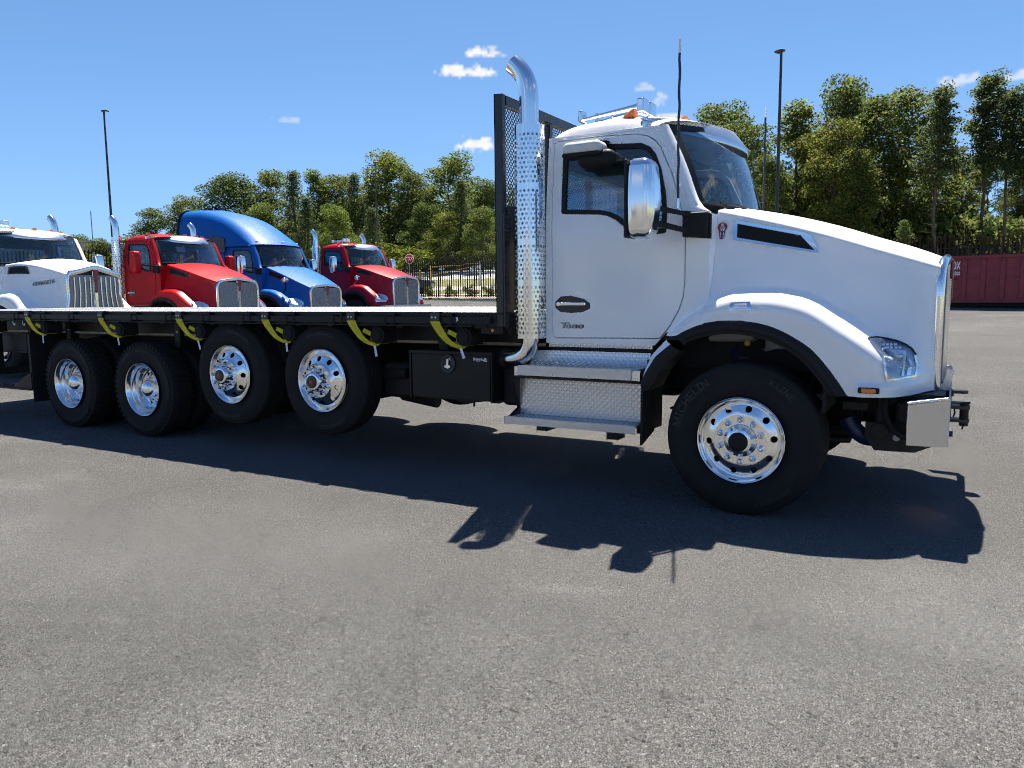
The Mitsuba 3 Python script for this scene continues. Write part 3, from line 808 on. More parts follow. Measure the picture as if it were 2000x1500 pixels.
def guard_mesh(ncol, z0, z1, r=.118):
    """A perforated chrome heat shield: every hole is cut."""
    nh = ncol * 1; pitch = 2 * np.pi * r / nh; rowh = pitch * 1.03
    rows = int((z1 - z0 - .06) / rowh); rad = pitch * .335
    V, F = [], []
    th8 = np.arange(8) * np.pi / 4 + np.pi / 8
    for i in range(rows):
        zc = z0 + .03 + rowh * (i + .5); off = .5 * (i % 2)
        band = (rows - i) in (12, 24, 33)
        for j in range(nh):
            sq = [(pitch * .5 * a, rowh * .5 * b) for a, b in ((1, .41), (.41, 1), (-.41, 1), (-1, .41), (-1, -.41), (-.41, -1), (.41, -1), (1, -.41))]
            cor = [(pitch * .5, rowh * .5), (-pitch * .5, rowh * .5), (-pitch * .5, -rowh * .5), (pitch * .5, -rowh * .5)]
            n = len(V); u0 = pitch * (j + off)
            V += [(u0 + a, zc + b) for a, b in sq] + [(u0 + rad * math.cos(t), zc + rad * math.sin(t)) for t in th8] + [(u0 + a, zc + b) for a, b in cor]
            for k in range(8):
                k2 = (k + 1) % 8
                F += [(n + k, n + k2, n + 8 + k2), (n + k, n + 8 + k2, n + 8 + k)]
                if band: F += [(n + 8 + k, n + 8 + k2, n + 8)]
            F += [(n + 0, n + 16, n + 1), (n + 2, n + 17, n + 3), (n + 4, n + 18, n + 5), (n + 6, n + 19, n + 7)]
    V = np.array(V); a = V[:, 0] / r
    sheet_ = TM(np.stack([-1.665 + r * np.sin(a), -1.15 - r * np.cos(a), V[:, 1]], -1), F)
    ring = lambda z, h: grid([[(-1.665 + r * math.sin(q), -1.15 - r * math.cos(q), z + k) for q in np.linspace(0, 2 * np.pi, 49)] for k in (0, h)], flip=True)
    return cat(sheet_, ring(z0, .031), ring(z0 + .03 + rowh * rows - .001, z1 - z0 - .03 - rowh * rows))
# ------------------------------------------------------------------ the lot and the land around it
GZ = PI([-900, -50, 7.6, 9.0, 12.7, 16.5, 20, 26, 32, 35.5, 37, 45, 51, 58, 66, 78, 95, 115, 200, 900], [-.02, -.01, 0, .06, .2, .28, .38, .58, .90, 1.26, 1.40, 1.55, 1.8, 2.33, 3.2, 4.5, 5.3, 5.8, 6.5, 8])
def gz(x, y):
    x, y = np.broadcast_arrays(np.asarray(x, float), np.asarray(y, float))
    return GZ(y + np.clip(-x - 21, 0, 60) * np.clip((37 - y) / 12, 0, 1))
def ground(x, y): return float(gz(x, y))


def terrain(xs, ys, dz=0.0):
    Xg, Yg = np.meshgrid(xs, ys, indexing='ij')
    return grid(np.stack([Xg, Yg, gz(Xg, Yg) + dz], -1))


def strip(y0, y1, x0, x1, dz, n=8):
    return terrain(np.linspace(x0, x1, 30), np.linspace(y0, y1, n), dz)


single('asphalt_lot', terrain(np.linspace(-75, 45, 61), np.concatenate([[-60, -30, -10, 0, 7], np.linspace(7.5, 35.2, 60)])), 'asphalt', 'grey asphalt lot of fine stone in the foreground', None, True, kind='structure')
single('terrain', terrain(np.concatenate([np.linspace(-900, -90, 12), np.linspace(-85, 60, 59), np.linspace(90, 900, 12)]), np.concatenate([[-900, -300, -61], np.linspace(-50, 7, 10), np.linspace(8, 110, 60), [150, 200, 400, 900]]), -.05), 'turf', 'grassy land around the lot', None, True, kind='structure')
single('planting_bed', cat(*[terrain(np.linspace(-60, 20, 161), np.array([35.32, 35.5, 36.0, 36.6, 37.2]), .10)]), 'mulch', 'straw mulch bed along the foot of the back fence', None, True, kind='structure')
for i in range(27):
    x0 = -60 + i * 3.0
    k = single('kerb', cat(box(x0, x0 + 2.985, 35.18, 35.33, ground(0, 35.2) - .15, ground(0, 35.2) + .13, .02)), 'concrete', '', None, group=None, kind='structure') if i == 0 else None
    if i: scene[numbered('kerb__kerbstone')] = shape(box(x0, x0 + 2.985, 35.18, 35.33, ground(0, 35.2) - .15, ground(0, 35.2) + .13, .02), 'concrete', 35)
labels['kerb'] = {'kind': 'structure', 'label': 'low concrete kerb between the asphalt lot and the mulch bed'}
for y0, y1, nm, lb in ((37.6, 48, 'service_road', 'pale road just beyond the back fence'), (54, 58.5, 'far_road', 'pale road between two strips of grass behind the fence'), (66, 78, 'far_yard', 'pale paved yard beyond the grass behind the fence')):
    single(nm, strip(y0, y1, -75, -4, -.02), 'far_paving', lb, None, True, kind='structure')
single('parking_line', cat(terrain(np.linspace(-.35, -.22, 2), np.linspace(29.6, 32.6, 5), .006)), 'line_paint', 'short white parking line on the asphalt before the dumpster', None, kind='structure')
R0 = random.Random(5)

# ---- steel fences
def picket_mesh(h, lean_=.30):
    pts = [(0, 0, 0), (0, 0, h - .42), (0, lean_ * .18, h - .26), (0, lean_ * .55, h - .10), (0, lean_, h)]
    s, V = .033, []
    for i, (x, y, z) in enumerate(pts):
        k = s if i < 4 else .012
        V.append([(-k, y - .004, z), (-k * .4, y - .014, z), (k * .4, y - .014, z), (k, y - .004, z), (k, y + .004, z), (-k, y + .004, z)])
    m = grid(np.array(V), True)
    return cat(m, TM(V[-1], [(0, 1, 2), (0, 2, 3), (0, 3, 4), (0, 4, 5)]))


def fence(label, A, B, h, spacing, rot, group=None):
    th = Thing('security_fence', label, 'fence', group)
    A, B = np.array(A, float), np.array(B, float); L = np.linalg.norm(B - A); d = (B - A) / L
    ang = math.degrees(math.atan2(d[1], d[0]))
    npost = int(L / 2.44) + 1
    pm = shape(cat(box(-.038, .038, -.038, .038, -.3, h - .30, .004), box(-.045, .045, -.045, .045, h - .30, h - .28, .004)), 'fence_black', False)
    pk = shape(picket_mesh(h), 'fence_black', False)
    rail = {}
    for i in range(npost):
        p = A + d * 2.44 * i
        th.part('post', pm, local=T().translate([p[0], p[1], ground(*p)]))
        if i == npost - 1: break
        q = A + d * 2.44 * (i + 1); n = np.array([-d[1], d[0]]) * .022
        for z in (.18, h - .75, h - .45):
            th.part('rail', shape(bar((*p, ground(*p) + z), (*q, ground(*q) + z), .032, .04, .003), 'fence_black', False))
        m = int(2.44 / spacing)
        for j in range(1, m):
            c = p + d * 2.44 * j / m
            loc = T().translate([c[0] + n[0], c[1] + n[1], ground(*c) + .06]) @ T().rotate([0, 0, 1], ang)
            if th_count[0] < 290 * (1 + fence_no[0]):
                th.part('picket', pk, local=loc); th_count[0] += 1
            else:
                late.append((c[0] + n[0], c[1] + n[1], ground(*c) + .06, math.radians(ang)))
    if late:
        th.part('far_picket', cat(*[move(picket_mesh(h), (x, y, z), rz=a) for x, y, z, a in late]), 'fence_black', False, kind='stuff'); late.clear()
    fence_no[0] += 1
    return th


th_count, fence_no, late = [0], [0], []
fence('black steel security fence with outcurved pickets along the back of the lot behind the dumpster', (8.5, 36.0), (-29.0, 36.0), 2.35, .152, 0)
th_count[0] = 290
fence('black curved-top steel fence running away on the left behind the parked trucks', (-29.2, 35.8), (-43, 6), 2.45, .152, 0)

# ---- roll-off dumpster
dp = Thing('dumpster', 'long maroon ribbed roll-off dumpster with white lettering at the right edge', 'dumpster', pose=T().translate([.2, 31.75, ground(0, 31.8)]) @ T().rotate([0, 0, 1], -10))
dp.pose = dp.pose @ T().scale([1, 1, 1.07])
dp.part('body', cat(box(-3.2, 3.4, 0, 2.4, .22, 1.66, .01)), 'maroon')
dp.part('rim', cat(box(-3.25, 3.45, -.07, .02, 1.62, 1.74, .015), box(-3.25, 3.45, 2.38, 2.47, 1.62, 1.74, .015)), 'maroon')
dp.part('sill', cat(box(-3.25, 3.45, -.04, .0, .18, .30, .008)), 'maroon')
for k in range(11):
    x = -2.9 + k * .58
    dp.part('rib', box(x - .075, x + .075, -.055, 0, .30, 1.62, .01), 'maroon')
    if k < 10: dp.part('stiffener', box(x + .075, x + .505, -.022, .0, .98, 1.01, .004), 'maroon')
dp.part('runner', cat(box(-3.0, 3.3, .5, .7, .05, .22), box(-3.0, 3.3, 1.7, 1.9, .05, .22), *[tube([(x, .4, .09), (x, .75, .09)], .09, 14) for x in (-2.8, 3.1)]), 'black_steel')
dp.part('lettering', cat(on_side(lettering('COX', .24, .004), -.515, -.006, 1.30, .52), on_side(lettering('2-3500', .115, .004), -.50, -.006, 1.10, .60)), 'print_white', False, label='white lettering COX and 2-3500')
dp.part('chain', cat(*[tube([(-1.0 + .06 * k, -.03, .96 + .01 * (k % 2)), (-.96 + .06 * k, -.03, .955)], .012, 5) for k in range(14)]), 'pole_bronze')

# ---- light poles
def light_pole(x, y, h, label, r=.085, heads=1, ang=0):
    th = Thing('light_pole', label, 'light pole', pose=T().translate([x, y, ground(x, y)]) @ T().rotate([0, 0, 1], ang))
    th.part('pole', cat(tube([(0, 0, .6), (0, 0, h * .5), (0, 0, h)], [r * .85, r * .7, r * .5], 10)), 'pole_bronze')
    th.part('base', tube([(0, 0, -.2), (0, 0, .62)], .3, 16), 'concrete')
    a = th.part('lamp_head', cat(rbox(-.10, .26, -.13, .13, h - .02, h + .07, .03), box(-.04, .06, -.03, .03, h - .18, h)), 'pole_bronze')
    th.part('lens', box(0, .22, -.10, .10, h - .035, h - .02, .004), 'clear_lens', under=a)
light_pole(-6.6, 33.3, 10.15, 'tall bronze light pole rising behind the white hood in front of the woods', .10, ang=150)
light_pole(-43.4, 27.9, 10.8, 'tall light pole at the far left above the red cab', .10, ang=20)
light_pole(-38.5, 46.1, 10.0, 'thin dark light pole standing among the trees left of centre', .07, ang=60)

# ---- sign, barrels, bollards, gate and car beyond the fence
sp = np.array([-37.4, 48.6])
sn = Thing('stop_sign', 'red octagonal sign on a thin post beyond the back fence', 'sign', pose=T().translate([sp[0], sp[1], ground(*sp)]) @ T().rotate([0, 0, 1], 30))
oc = lambda r: [(r * math.cos(math.pi / 8 + k * math.pi / 4), 2.75 + r * math.sin(math.pi / 8 + k * math.pi / 4)) for k in range(8)]
sn.part('panel', plate(oc(.40), -.012, 0), 'sign_red')
sn.part('border', plate(sg.Polygon(oc(.395)).difference(sg.Polygon(oc(.36))), -.016, -.0125), 'print_white')
lt_ = lettering('STOP', .26, .004); w_ = lt_.vertices[:, 0].max() * .72
sn.part('lettering', on_side(lt_, -w_ / 2, -.0125, 2.63, .72), 'print_white', False)
sn.part('post', box(-.03, .03, .0, .05, -.2, 3.1), 'mesh_grey')


for k, (x, y) in enumerate(((-41.6, 53.0), (-40.9, 53.4))):
    b = Thing('traffic_barrel', ('orange and white' if 0 else 'red and white striped') + (' barrel left of its twin beyond the back fence' if k == 0 else ' barrel nearest the yellow bollard beyond the back fence'), 'barrel', pose=T().translate([x, y, ground(x, y)]))
    b.part('drum', lathe_up(0, 0, 0, [(.30, 0), (.29, .5), (.25, 1.25), (.20, 1.3), (0, 1.3)]), 'sign_red')
    b.part('band', cat(lathe_up(0, 0, 0, [(.297, .3), (.294, .55)]), lathe_up(0, 0, 0, [(.283, .8), (.27, 1.05)])), 'print_white')
for k, (x, y) in enumerate(((-40.3, 53.8),)):
    b = Thing('bollard', 'yellow post between the striped barrels and the gate', 'bollard', pose=T().translate([x, y, ground(x, y)]))
    b.part('post', lathe_up(0, 0, -.1, [(.13, 0), (.13, 1.75), (.09, 1.85), (0, 1.88)]), 'barrier_yellow')
gt = Thing('barrier_gate', 'long yellow swing gate far beyond the back fence', 'gate', pose=T().translate([-41.9, 57.5, ground(0, 57.5)]) @ T().rotate([0, 0, 1], 28))
gt.part('post', tube([(0, 0, -.1), (0, 0, 2.0)], .08, 10), 'barrier_yellow')
gt.part('arm', cat(bar((0, 0, 1.85), (4.6, 0, 2.15), .09, .10), bar((0, 0, 1.1), (4.6, 0, 1.98), .07, .07)), 'barrier_yellow')
gt.part('post', tube([(4.6, 0, -.1), (4.6, 0, 2.1)], .07, 10), 'tag_white')
ca = Thing('parked_car', 'dark blue-black SUV parked beyond the fence beside the second red cab', 'car', pose=T().translate([-39.0, 50.0, ground(0, 50) - .02]) @ T().rotate([0, 0, 1], 205))
prof = [(-2.3, .45), (-2.35, .8), (-2.25, 1.02), (-1.0, 1.12), (-.3, 1.70), (.2, 1.78), (1.7, 1.76), (2.15, 1.2), (2.3, .95), (2.3, .45)]
ca.part('body', plate(sg.Polygon(prof).buffer(-.06).buffer(.06), -.92, .92), 'black_paint')
ca.part('windshield', TM([(-.98, -.78, 1.15), (-.98, .78, 1.15), (-.34, .68, 1.69), (-.34, -.68, 1.69)], [(0, 1, 2), (0, 2, 3)]), 'interior')
for s in (-1, 1):
    ca.part('window', plate([(-.75, 1.18), (-.25, 1.62), (1.55, 1.64), (1.9, 1.2)], s * .93 - .01, s * .93 + .01), 'interior')
    for x in (-1.4, 1.4): ca.part('wheel', move(lathe([(0, .0), (0, .30), (.03, .36), (.2, .36), (.22, .3), (.22, 0)], 20), (x, s * .78 - .11, .36)), 'rubber')
    ca.part('tail_light', box(2.28, 2.33, s * .72 - .12, s * .72 + .12, .95, 1.2), 'red_lens')
ca.part('rear_window', TM([(1.76, -.7, 1.70), (1.76, .7, 1.70), (2.14, .78, 1.25), (2.14, -.78, 1.25)], [(0, 1, 2), (0, 2, 3)]), 'interior')

# ---- far building on the left
sr = Thing('showroom', 'long pale showroom behind the photographer, mirrored in the chrome', 'building', pose=T().translate([2, -46, 0]))
sr.part('wall', box(-38, 34, -14, 0, -.2, 5.2, .03), 'far_paving')
sr.part('parapet', box(-38.2, 34.2, -14.2, .25, 5.2, 5.7, .03), 'housing_grey')
for k in range(9): sr.part('window', box(-35 + k * 7.6, -30 + k * 7.6, -.05, .03, .4, 3.6, .01), 'interior_dark')
bl = Thing('warehouse', 'low tan building far off at the left behind the curved fence', 'building', pose=T().translate([-98, 59, 2.2]) @ T().rotate([0, 0, 1], 30))
bl.part('wall', box(-34, 14, 0, 16, -1, 6.1, .02), 'stucco')
bl.part('parapet', box(-34.1, 14.1, -.12, .2, 5.9, 6.35, .02), 'concrete')
bl.part('entrance', box(-.9, 1.2, -.6, .6, -1, 6.6, .03), 'stucco')
bl.part('entrance_cap', box(-1.05, 1.35, -.75, .7, 6.6, 6.85, .02), 'concrete')
for k in range(8): bl.part('window', box(-32 + k * 5.4, -29 + k * 5.4, -.03, .02, 1.2, 3.0), 'interior_dark')
# ------------------------------------------------------------------ the flatbed truck
HOME = T().translate([-1.229, 6.443, 0])
tr = Thing('flatbed_truck', 'large white flatbed truck with chrome exhaust stack, long empty bed and yellow straps', 'truck', pose=HOME)
hood, cab = truck_body(tr, 'white_paint', 'day', True, stacks=(1, -1), tag='main')
X = tr.part
NEARY = -1.24
# wheels: steer axle, two raised pusher axles, two drive axles with twin tyres
def letters(tag, *items): return [('tyre_lettering', sh(f't_{tag}{k}', round_text(*q, .0), False), 'rubber_letters') for k, q in enumerate(items)]
mich = letters('m', ('MICHELIN', .055, .425, -.98), ('X LINE', .042, .43, .62), ('385/65R22.5', .03, .435, 2.6))
cont = letters('c', ('CONTINENTAL', .05, .415, 2.85), ('CONTINENTAL', .05, .415, .75), ('11 R 22.5', .035, .42, -.35), ('HDR2', .04, .42, -1.1))
endu = letters('e', ('ENDURANCE', .038, .42, .1), ('ENDURANCE', .038, .42, 3.0))
wheel(tr, 0, NEARY, .527, 'f', spin=0, extra=mich + [('wheel_sticker', sh('wst', move(box(-.022, .022, .0006, .0012, -.018, .018, .0002), (.118, .0185, -.128), ry=.3), False), 'print_grey')])
wheel(tr, 0, 1.24, .527, 'f', near=False, detail=False, extra=[])
for x, z, s in ((-5.078, .761, 14), (-3.829, .7585, -7)):
    w = wheel(tr, x, NEARY, z, 'p', spin=s, extra=endu + [('hub_emblem', sh('hubem', lathe([(-.1385, .026), (-.142, .024), (-.142, 0)], 24), 40), 'emblem_red')])
    wheel(tr, x, 1.24, z, 'p', near=False, detail=False)
for x, s in ((-7.925, 0), (-6.522, 25)):
    wheel(tr, x, NEARY, .531, 'r', spin=s, extra=cont)
    wheel(tr, x, NEARY + .335, .531, 'inner')
    wheel(tr, x, 1.24, .531, 'r', near=False, detail=False, spin=40)
    wheel(tr, x, 1.24 - .335, .531, 'inner', near=False)
for x, z, r in ((-7.925, .53, .075), (-6.522, .53, .075), (-5.078, .76, .06), (-3.829, .757, .06), (0, .5, .06)):
    X('axle', cat(tube([(x, -1.0, z), (x, 1.0, z)], r, 14), rbox(x - .14, x + .14, -.16, .16, z - .16, z + .16, .09) if r == .075 else box(x - .06, x + .06, -.3, .3, z - .05, z + .05)), 'chassis_black')
# frame, cross members and running gear
for y in (-.46, .38):
    X('frame_rail', cat(box(-11.0, .9, y, y + .08, 1.02, 1.05, .004), box(-11.0, .9, y, y + .08, .77, .80, .004), box(-11.0, .9, y + .03, y + .05, .79, 1.03, .002)), 'chassis_black')
for x in (-10.6, -9.2, -7.22, -4.45, -3.0, -1.6):
    X('cross_member', box(x - .05, x + .05, -.42, .42, .82, 1.0), 'chassis_black')
X('drive_shaft', tube([(-6.5, 0, .60), (-4.4, 0, .72), (-2.2, 0, .75), (-1.0, 0, .85)], .06, 16), 'chassis_black')
X('engine', cat(rbox(-.75, .75, -.36, .36, .80, 1.45, .1), rbox(-1.5, -.7, -.28, .28, .66, 1.15, .12), rbox(.3, .62, -.58, -.34, 1.1, 1.3, .05), tube([(-.4, -.5, 1.28), (.1, -.52, 1.3), (.5, -.45, 1.22)], .05, 10)), 'chassis_black')
X('intake_housing', cat(rbox(-.36, -.02, -.80, -.55, 1.17, 1.30, .03), box(.02, .50, -.72, -.60, 1.10, 1.24, .02)), 'print_grey')
X('filler_cap', lathe_at(-.06, 1.165, -.84, .02, .03), 'barrier_yellow')
for s in (-1, 1):
    X('leaf_spring', cat(*[bar((-.75 + .1 * k, s * .43, .60 - .025 * k), (.75 - .1 * k, s * .43, .60 - .025 * k), .09, .018) for k in range(3)]), 'chassis_black')
    for x in (-7.925, -6.522, -5.078, -3.829):
        X('air_spring', lathe([(0, .0), (0, .12), (.04, .14), (.09, .12), (.14, .14), (.18, .12), (.22, .10), (.22, 0)], 24), 'rubber', local=T().translate([x - .32, s * .45, .64]) @ T().rotate([1, 0, 0], 90))
    X('shock_absorber', tube([(.32, s * .55, .55), (.36, s * .52, 1.05)], .04, 12), 'chassis_black')
for x in (-7.0, -5.6):
    X('air_tank', tube([(x - .42, .12, .90), (x - .40, .12, .90), (x + .40, .12, .90), (x + .42, .12, .90)], [.10, .13, .13, .10], 20), 'chassis_black')
X('fuel_tank', tube([(-3.2, .86, .82), (-3.17, .86, .82), (-1.9, .86, .82), (-1.87, .86, .82)], [.26, .31, .31, .26], 32), 'chrome_soft')
X('steering_gear', cat(box(.62, .80, -.62, -.40, .62, .86, .02), tube([(.70, -.66, .70), (.62, -.70, .50), (.2, -.75, .48)], .03, 10), rbox(.79, .87, -.86, -.80, .56, .86, .03), lathe_at(.83, .60, -.90, .055, .05), box(.60, .76, -.96, -.92, .74, .80)), 'chassis_black')
X('lower_hose', tube(spline([(.62, -.80, .67), (.68, -.80, .58), (.76, -.76, .53), (.90, -.72, .53)], 20), .055, 14), 'blue_hose')
X('skid_pan', cat(plate([(.74, .56), (.80, .47), (1.04, .475), (1.15, .53), (1.20, .60), (1.20, .86), (.95, .86), (.92, .66), (.74, .66)], -.88, .88)), 'chassis_black')
X('radiator_duct', cat(*[tube([(1.02 - .16 * math.cos(a), -.95, .78 - .2 * math.sin(a)) for a in np.linspace(-.6, 1.6, 14)], .02, 8)], rbox(.92, 1.19, -.98, -.6, .66, .84, .05)), 'black_plastic')
X('pan_bolt', lathe_at(.93, .565, -.885, .022, .01), 'print_grey')
hk = X('tow_hook', cat(plate_z([(1.22, -.50), (1.315, -.50), (1.345, -.47), (1.345, -.43), (1.315, -.40), (1.22, -.40)], .728, .750), plate_z([(1.22, -.50), (1.315, -.50), (1.345, -.47), (1.345, -.43), (1.315, -.40), (1.22, -.40)], .638, .658), box(1.20, 1.235, -.50, -.40, .63, .76, .004)), 'black_paint')
X('tow_pin', cat(tube([(1.312, -.45, .61), (1.312, -.45, .77)], .028, 12), tube([(1.29, -.47, .765), (1.345, -.45, .77)], .008, 6), tube([(1.31, -.45, .61), (1.305, -.45, .585)], .006, 6), tube([(1.25, -.45, .735), (1.258, -.45, .70), (1.25, -.45, .665)], .006, 6)), 'black_steel', under=hk)
X('tow_hook', cat(plate_z([(1.22, .50), (1.315, .50), (1.345, .47), (1.345, .43), (1.315, .40), (1.22, .40)], .728, .750), plate_z([(1.22, .50), (1.315, .50), (1.345, .47), (1.345, .43), (1.315, .40), (1.22, .40)], .638, .658), box(1.20, 1.235, .40, .50, .63, .76, .004)), 'black_paint')
X('plate_bracket', bar((1.19, -.55, .86), (1.225, -.55, 1.0), .02, .05), 'chrome_soft')
X('bracket_bolt', lathe_at(1.23, .985, -.58, .012, .03), 'chrome_soft')
for s in (-1, 1):
    X('bumper_edge', tube([(1.003, s * 1.196, .838), (1.06, s * 1.190, .849), (1.20, s * 1.172, .874), (1.222, s * 1.168, .876)], .011, 10), 'chrome', 50, under=tr.key + '__bumper')
    X('bumper_hem', tube([(1.006, s * 1.186, .838), (1.004, s * 1.178, .70), (1.006, s * 1.172, .578)], .007, 8), 'chrome_soft', 50, under=tr.key + '__bumper')
for s in (-1, 1):
    X('bumper_bolt', tube([(1.225, s * 1.05, .645), (1.25, s * 1.05, .645)], .018, 10), 'blue_hose')
# wheel-well liner and stickers
X('wheel_well', cat(box(-.62, .62, -.64, -.60, .95, 1.50, .004), warp(fine(box(.50, .53, -1.17, -.62, .74, 1.04, .004), .1), lambda v: v), box(-.45, .40, -.98, -.62, 1.36, 1.38, .004), plate_x([(-1.15, .80), (-.62, .80), (-.62, 1.05), (-1.15, 1.05)], -.70, -.68)), 'black_plastic')
X('warning_sticker', box(.355, .425, -.652, -.645, 1.055, 1.20, .001), 'print_teal')
X('warning_sticker', cat(box(.435, .50, -.652, -.645, 1.10, 1.165, .001), box(.355, .42, -.652, -.645, .99, 1.05, .001)), 'tag_white')
X('sticker_print', cat(lathe_at(.468, 1.133, -.6535, .024, .001), on_side(lettering('(!)', .036, .001), .365, -.6535, 1.0), box(.438, .51, -.6535, -.6525, .985, 1.05, .0004)), 'print_dark')
X('brake_hose', cat(tube(spline([(-.14, -.80, 1.16), (-.13, -.84, 1.10), (-.10, -.86, 1.06), (-.04, -.84, 1.06)], 16), .007, 8), tube([(-.17, -.80, 1.12), (-.15, -.86, 1.03)], .013, 8)), 'blue_hose')
# lamps and badges on hood and fender
lp = X('turn_signal', skin(sg.Polygon([(-.103, 1.417), (-.086, 1.462), (.035, 1.466), (.058, 1.418)]).buffer(-.004).buffer(.006), .010), 'chrome', 40)
X('lens', skin([(-.068, 1.431), (-.062, 1.454), (.016, 1.457), (.026, 1.432)], .016), 'lamp_white', 40, under=lp)
cl = X('side_marker', rbox(.722, .845, -1.266, -1.24, .8955, .932, .008), 'black_plastic', 30)
X('lens', rbox(.742, .826, -1.276, -1.25, .900, .9275, .006), 'amber', 30, under=cl)
X('reflex', lathe_at(.760, .914, -1.280, .013, .01), 'amber', 30, under=cl)
eb = X('side_emblem', skin(sg.Point(-.246, 1.995).buffer(.034, quad_segs=10).union(sg.Polygon([(-.269, 1.97), (-.223, 1.97), (-.229, 1.915), (-.246, 1.908), (-.263, 1.915)])), .006, .012), 'emblem_red', 40)
X('emblem_stripe', cat(*[skin(sg.box(-.246 + k * .0105 - .0026, 1.918, -.246 + k * .0105 + .0026, 1.962), .008, .02) for k in (-1, 1)], *[skin(sg.box(-.246 + k * .014 - .003, 2.0325, -.246 + k * .014 + .003, 2.041), .008, .02) for k in (-1, 0, 1)]), 'print_white', 40, under=eb)
X('emblem_stripe', skin(sg.box(-.2486, 1.918, -.2434, 1.962), .0085, .02), 'blue_hose', 40, under=eb)
kw = cat(on_side(lettering('K', .026, .001), -.2560, 0, 1.996), on_side(lettering('W', .026, .001), -.2610, 0, 1.968))
X('emblem_letters', warp(kw, lambda v: np.stack([v[:, 0], -(side_w(v[:, 0], v[:, 2]) + .0085), v[:, 2]], -1)), 'print_white', False, under=eb)
X('vent_mesh', skin(sg.MultiLineString([[(-.39 + .026 * k, 1.72), (-.09 + .026 * k, 2.1)] for k in range(0, 32)] + [[(-.39 + .026 * k, 2.1), (-.09 + .026 * k, 1.72)] for k in range(0, 32)]).buffer(.0022, cap_style=2).intersection(sg.Polygon([(-.142, 2.014), (.28, 1.916), (.375, 1.81), (-.138, 1.916)])), .008, .05), 'black_plastic', 30, under=hood)
# model badge on the door
def slant(m): v = np.array(m.vertices); v[:, 0] += .28 * v[:, 2]; return TM(v, m.faces)
bd = slant(cat(on_side(lettering('T', .040, .004), 0, 0, 0, 2.1), on_side(lettering('880', .026, .004), .052, 0, 0, 2.1)))
bo = slant(cat(on_side(lettering('T', .043, .003), -.002, 0, -.0015, 2.12), on_side(lettering('880', .029, .003), .051, 0, -.0015, 2.1)))
bg = X('door_badge', move(bo, (-1.462, -1.0565, 1.268)), 'print_dark', False, label='chrome door badge reading T880')
X('badge_face', move(bd, (-1.462, -1.0585, 1.268)), 'print_grey', False, under=bg)
# overhead kerb mirrors
km = X('kerb_mirror', cat(warp(rbox(-1.352, -1.045, -1.24, -1.06, 2.545, 2.64, .045), lambda v: v), ), 'housing_grey', 50)
X('mirror_bowl', rbox(-1.25, -.965, -1.20, -1.07, 2.458, 2.575, .05), 'black_plastic', 50, under=km)
X('mirror_rim', rbox(-1.35, -1.05, -1.238, -1.065, 2.530, 2.560, .014), 'black_plastic', 50, under=km)
X('mirror_bracket', box(-1.18, -1.06, -1.10, -.99, 2.62, 2.66, .01), 'black_plastic', 30, under=km)
# aerials
for y, x, top in ((-1.16, -.485, 3.245), (1.15, -.40, 3.245)):
    an = X('aerial', tube([(x, y, 2.10)] + [(x + .003 * math.sin(k * 1.3), y + .003 * math.cos(k * 1.7), 2.17 + (top - .09 - 2.17) * k / 24) for k in range(25)], .0095, 8), 'black_paint', 40)
    X('aerial_tip', tube([(x, y, top - .09), (x, y, top)], .009, 8), 'print_white', 40, under=an)
    X('aerial_base', cat(lathe_up(x, y, 2.085, [(.028, 0), (.028, .02), (.012, .03), (.011, .10), (0, .10)]) if True else None), 'chrome', 40, under=an)
# steps under the cab
def tread_bars(pt, nu, nv, L=.030, w=.0095, h=.0035):
    """Raised bars of diamond plate: pt(u, v) gives (point, along, across, normal) for the cell (u, v)."""
    out = []
    for i in range(nu):
        for j in range(nv):
            s = 1 if (i + j) % 2 else -1
            p, a, b, n = pt(i, j)
            d, o = (a + s * b) / math.sqrt(2), (b - s * a) / math.sqrt(2)
            v = [p - d * L / 2, p + d * L / 2, p + o * w / 2, p - o * w / 2, p - d * L * .25 + n * h, p + d * L * .25 + n * h]
            out.append(TM(v, [(0, 2, 4), (2, 5, 4), (2, 1, 5), (0, 4, 3), (3, 4, 5), (3, 5, 1)]))
    return cat(*out)
def flat_cells(x0, y0, z0, b, n, S=.0235):
    A, B, N = np.array([1.0, 0, 0]), np.array(b, float), np.array(n, float)
    return lambda i, j: (np.array([x0, y0, z0]) + A * S * (i + .5) + B * S * (j + .5) + N * .0005, A, B, N)
X('cab_skirt', cat(box(-1.56, -.70, -1.045, -1.035, 1.118, 1.147, .002)), 'diamond_plate')
X('skirt_tread', tread_bars(flat_cells(-1.555, -1.0455, 1.12, (0, 0, 1), (0, -1, 0)), 36, 1), 'diamond_plate', False, kind='stuff')
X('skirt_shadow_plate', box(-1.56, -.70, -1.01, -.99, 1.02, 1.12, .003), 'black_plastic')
SLOPE = [(-1.10, .968), (-1.08, .974), (-1.06, .986), (-1.045, 1.004), (-1.035, 1.028), (-1.028, 1.056), (-1.025, 1.085)]
st = X('upper_step', cat(box(-1.76, -.735, -1.19, -1.08, .960, .970, .002), grid([[(x, y, z + .002) for y, z in SLOPE] for x in (-1.72, -.72)])), 'diamond_plate', 50)
sl_ = resample(SLOPE, 7)
def slope_cell(i, j):
    y, z = (sl_[j] + sl_[j + 1]) / 2; t = sl_[j + 1] - sl_[j]; t = np.array([0, t[0], t[1]]) / np.linalg.norm(t)
    return np.array([-1.715 + .0235 * (i + .5), y, z + .003]), np.array([1.0, 0, 0]), t, np.array([0, -t[2], t[1]])
X('step_tread', cat(tread_bars(flat_cells(-1.75, -1.185, .970, (0, 1, 0), (0, 0, 1)), 43, 4), tread_bars(slope_cell, 42, 6)), 'diamond_plate', False, under=st, kind='stuff')
